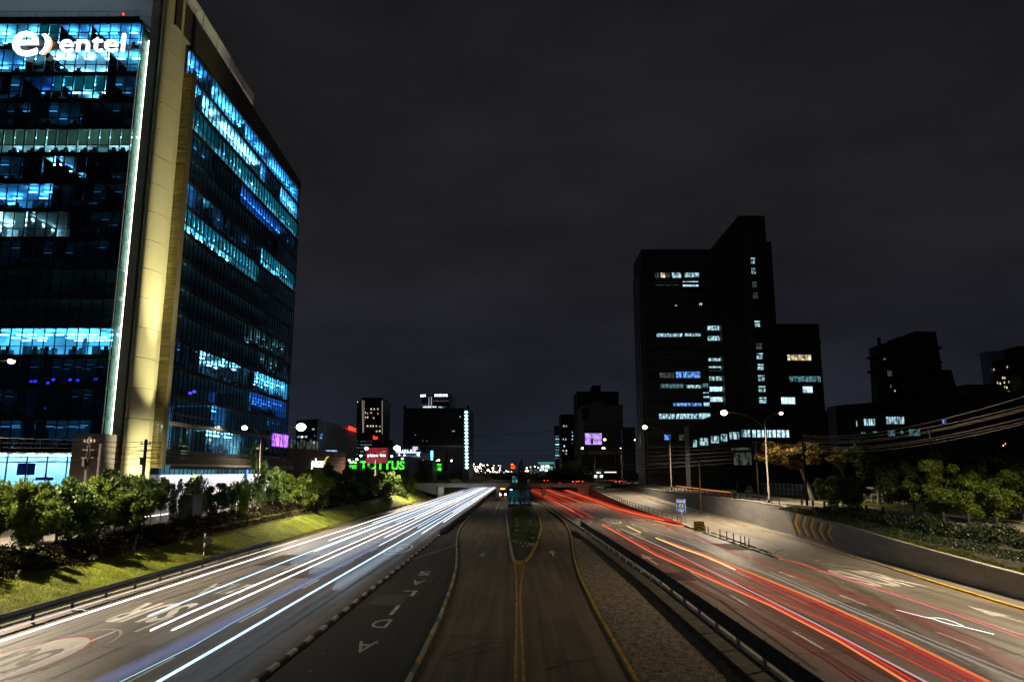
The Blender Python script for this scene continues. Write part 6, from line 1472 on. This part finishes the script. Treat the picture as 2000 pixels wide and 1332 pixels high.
RL = [('thick orange red streak nearest the median guardrail', [(1793, 1345), (1640, 1252), (1505, 1182), (1370, 1123), (1280, 1083), (1176, 1024)], 0, .045, 'hot'),
      ('red companion above the thick orange streak', [(1812, 1345), (1652, 1252), (1512, 1180), (1374, 1120), (1284, 1081), (1178, 1022)], 0, .05, 'red'),
      ('thin pink white streak right of the thick orange one', [(1835, 1345), (1595, 1218), (1415, 1128), (1325, 1083), (1212, 1032)], 0, .038, 'pink'),
      ('orange upper edge of the wide red band', [(1960, 1345), (1730, 1232), (1595, 1171), (1460, 1116), (1370, 1080), (1293, 1054)], .15, .055, 'orange'),
      ('upper red line of the wide red band', [(1944, 1345), (1716, 1232), (1586, 1173), (1452, 1118), (1364, 1083)], .1, .05, 'red'),
      ('middle red line of the wide red band', [(1925, 1345), (1700, 1234), (1572, 1177), (1440, 1122), (1330, 1078)], .1, .06, 'deep'),
      ('lower red line of the wide red band', [(1905, 1345), (1684, 1236), (1560, 1182), (1430, 1128), (1250, 1056)], 0, .05, 'deep'),
      ('lowest thin red line of the wide red band', [(1880, 1340), (1665, 1234), (1540, 1180), (1400, 1120), (1240, 1052)], 0, .03, 'red'),
      ('soft red haze filling the wide red band', [(1925, 1340), (1700, 1232), (1572, 1176), (1460, 1126)], .2, .30, 'rfaint'),
      ('faint wide rose streak in the middle lanes', [(2040, 1330), (1955, 1285), (1775, 1200), (1617, 1146), (1450, 1083), (1300, 1026)], .3, .34, 'rfaint'),
      ('long thin cream streak along the centre lane', [(2040, 1350), (1865, 1276), (1640, 1182), (1505, 1123), (1350, 1062), (1240, 1025)], 0, .045, 'cream'),
      ('second faint cream streak beside the centre lane', [(2040, 1338), (1865, 1268), (1640, 1176), (1505, 1117)], 0, .03, 'cream'),
      ('red orange gore line reflection drawn as a glowing tube to the right edge', [(2040, 1258), (1860, 1196), (1700, 1144), (1600, 1112), (1518, 1088)], 0, .045, 'red'),  # reflection over the lane line, drawn as a glowing tube with its core
      ('glowing pink core on the drawn gore line reflection', [(2040, 1260), (1860, 1198), (1700, 1146), (1600, 1114)], 0, .02, 'pink'),
      ('short amber streak merging into the red band', [(1436, 1112), (1405, 1098), (1372, 1084), (1330, 1070), (1281, 1050)], .2, .05, 'amber'),
      ('small amber dash left of the bollards', [(1252, 1040), (1225, 1027)], 0, .05, 'amber'),
      ('thin wandering white glint drawn as a glowing tube on the right lanes', [(1942, 1238), (1905, 1229), (1880, 1223), (1862, 1220), (1840, 1214), (1820, 1207), (1804, 1204), (1780, 1198), (1750, 1190)], .1, .012, 'white'),  # road reflection drawn as a glowing tube, like its branch below
      ('upper branch of the drawn wandering white glint', [(1882, 1222), (1866, 1215), (1848, 1209), (1832, 1206), (1812, 1206)], .1, .010, 'white'),
      ('faint amber thread right of the red band', [(1897, 1300), (1780, 1240), (1640, 1180)], 0, .014, 'cream'),
      ('red streak ending left of the painted ring on the right road', [(1139, 1009), (1100, 990), (1068, 974), (1036, 957)], 0, .075, 'red'),
      ('second red streak beside the one ending near the ring', [(1160, 1012), (1120, 990), (1078, 972), (1040, 957)], 0, .075, 'red')]
for lab, pts, dz, r_, kd in RL: streak(lab, [onp(px, py, .72+dz) for px, py in pts], r_, kd, GRD)
for k, (dx, r_, kd) in enumerate(((0, .10, 'red'), (.5, .12, 'deep'), (-.5, .07, 'red'), (-1.0, .09, 'orange'), (.9, .12, 'deep'), (-1.6, .05, 'red'), (-2.3, .06, 'red'))):
    pts = [(ip(sepw, y)-1.5+dx, y, .75) for y in (114+k*3, 126, 145, 165, 200, 250, 330)]
    streak('red streak along the ramp wall, '+('at the middle of the bundle', 'second closest to the wall', 'third from the left edge', 'second, orange one, from the left edge', 'closest to the wall', 'thin one next to the left edge', 'leftmost of the bundle')[k], pts, r_, kd, 'bundle of red streaks along the ramp wall')
streak('short orange tail streak ending by the exit sign', [onp(1336, 1027, .8), onp(1310, 1024, .8), onp(1280, 1016, .8)], .11, 'orange', GRD)
for X, y0, y1, kd in ((9.6, 175, 330, 'red'), (11.2, 150, 420, 'orange'), (12.4, 160, 420, 'red'), (13.8, 170, 420, 'red'), (15.2, 150, 420, 'red'), (16.4, 190, 420, 'orange'), (18.0, 165, 400, 'red'), (19.5, 185, 420, 'red'), (10.6, 230, 430, 'red'), (14.6, 240, 430, 'orange'), (17.2, 230, 430, 'red')):
    f0 = 1-.00*y0; streak('red tail light streak converging on the overpass opening', [(X, y0, .75), (X-(y1-y0)*.012, (y0+y1)/2, .75), (X-(y1-y0)*.03, y1, .75)], .065, kd, 'red streaks converging on the overpass')
# service roads
streak('white streak on the left service road behind the trees', [onp(30, 1000, 3.6), onp(180, 990, 3.6), onp(240, 985, 3.7)], .05, 'white', 'service road streaks')
streak('white headlight streak glimpsed under the left trees', [(-40.5, 78, 3.7), (-40.5, 112, 4.0)], .05, 'white', 'service road streaks')
streak('white headlight streak under the trees near the overpass', [(-40.5, 142, 4.4), (-40.5, 200, 4.8)], .09, 'white', 'service road streaks')
streak('red streak on the right service road above the ramp wall', [(42.5, 150, 4.5), (42.3, 200, 4.9)], .09, 'orange', 'service road streaks')
streak('pale red streak where the service road passes the overpass', [(38.0, 262, 5.3), (36.2, 300, 5.2)], .10, 'red', 'service road streaks')

# ================================================================== UTILITY POLES AND CABLES
def upole(x, y, z0, z1, label, r_=.17, m=M_wood, arms=True):
    t = thing('utility_pole', label, 'utility pole', (x, y, z0)); H = z1-z0
    b = MB(); b.tube([(0, 0, -.2), (0, 0, H)], [r_, r_*.72], 10); b.build('shaft', m, t, True)
    if arms:
        for k in range(3): b = MB(); b.box(-.55, .55, -.06, .06, H-.5-k*.7, H-.4-k*.7); b.build('crossarm', m, t)
        for k in range(4): b = MB(); b.tube([(-.45+k*.3, 0, H-.4), (-.45+k*.3, 0, H-.2)], .05, 6); b.build('insulator', M_conc2, t)
        b = MB(); b.box(-.25, .25, -.4, -.18, H-2.6, H-1.9); b.build('junction_box', m, t)
    return t
P1 = (-38.2, 65.5, 2.8); P1b = (-37.4, 65.9, 2.8); P2 = (-38.2, 75.5, 2.9)
z_a = at(184, 853, 65.5)[2]; z_b = at(278, 858, 75.5)[2]
upole(*P1[:2], 2.8, z_a, 'left one of the twin utility poles before the entrance block', .18); upole(P1b[0], P1b[1], 2.8, z_a-.6, 'right one of the twin utility poles before the entrance block', .15, arms=False)
upole(*P2[:2], 2.9, z_b, 'single dark utility pole in front of the gold fin', .2)
P3 = (-39.6, 124, 3.6); z_c = 12.6; upole(P3[0], P3[1], 3.6, z_c, 'dark utility pole beside the tower far corner', .16)
P4 = (42.0, 131, 3.7); upole(P4[0], P4[1], 3.7, 14.0, 'dark utility pole behind the right wall', .16)
xq, yq, _ = on(1577, 991, 3.75); z_q = at(1567, 845, yq)[2]; upole(xq, yq, 3.7, z_q, 'dark leaning utility pole beside the pale trunked tree', .17)
def cable(label, a, c, sag, group, m=M_cable, r_=.028, n=14):
    b = MB(); pts = [(a[0]+(c[0]-a[0])*q/n, a[1]+(c[1]-a[1])*q/n, a[2]+(c[2]-a[2])*q/n-sag*4*(q/n)*(1-q/n)) for q in range(n+1)]
    b.tube(pts, r_, 5, cap=False); tag(b.build('cable', m, None, True), label, 'cable', group)
O6 = ('topmost', 'second', 'third', 'fourth', 'fifth', 'lowest')
for k in range(6):
    cable(O6[k]+' slack black cable from the top between the twin poles and single pole', (P1[0], P1[1], z_a-.3-k*.32), (P2[0], P2[1], z_b-.2-k*.42), .15+.12*(k % 3), 'cables between the left poles')
    cable(O6[k]+' black cable from the top running along the tower street face', (P2[0], P2[1], z_b-.2-k*.40), (P3[0], P3[1], z_c-.2-k*.5), .5+.2*(k % 2), 'cables along the tower street face')
    cable(O6[k]+' black cable from the top leaving the twin poles towards the left frame edge', (P1[0], P1[1], z_a-.3-k*.35), (-44, 20, 11.4-k*.4), .4, 'cables at the left frame edge')
for k in range(8):
    cable(ORD[k]+' of the black cables spanning the expressway before the overpass', (P3[0], P3[1], 12.5-k*.36), (P4[0], P4[1], 13.4-k*.42), .7+.5*(k % 3)+k*.06, 'cables spanning the expressway', r_=.032)
cable('lone high cable crossing the dark sky over the centre', (-47, 330, 24.5), (80, 300, 36.5), 4.5, 'cables spanning the expressway', r_=.07)
GC = 'lamp lit cables at the right edge'
for k, (py, sg, zz) in enumerate(((768, .5, 0), (788, .35, 0), (793, .45, 0), (797, .4, 0), (812, .5, 0), (820, .4, 0), (824, .5, 0))):
    a = at(2040, py-6, 44); z_end = (z_q-.3-k*.30)
    cable(('topmost', 'second from the top', 'third from the top', 'middle', 'third from the bottom', 'second from the bottom', 'lowest')[k]+' lamp lit cable dropping from the right edge towards the leaning pole', (xq, yq, z_end), a, sg+.6, GC, M_cable2, .022)
# guy wire over the right carriageway
a = onp(1140, 952, 4); cable('thin slack wire hanging across the right carriageway', at(1140, 950, 200), at(1250, 1088, 70), .3, None, M_cable, .02)
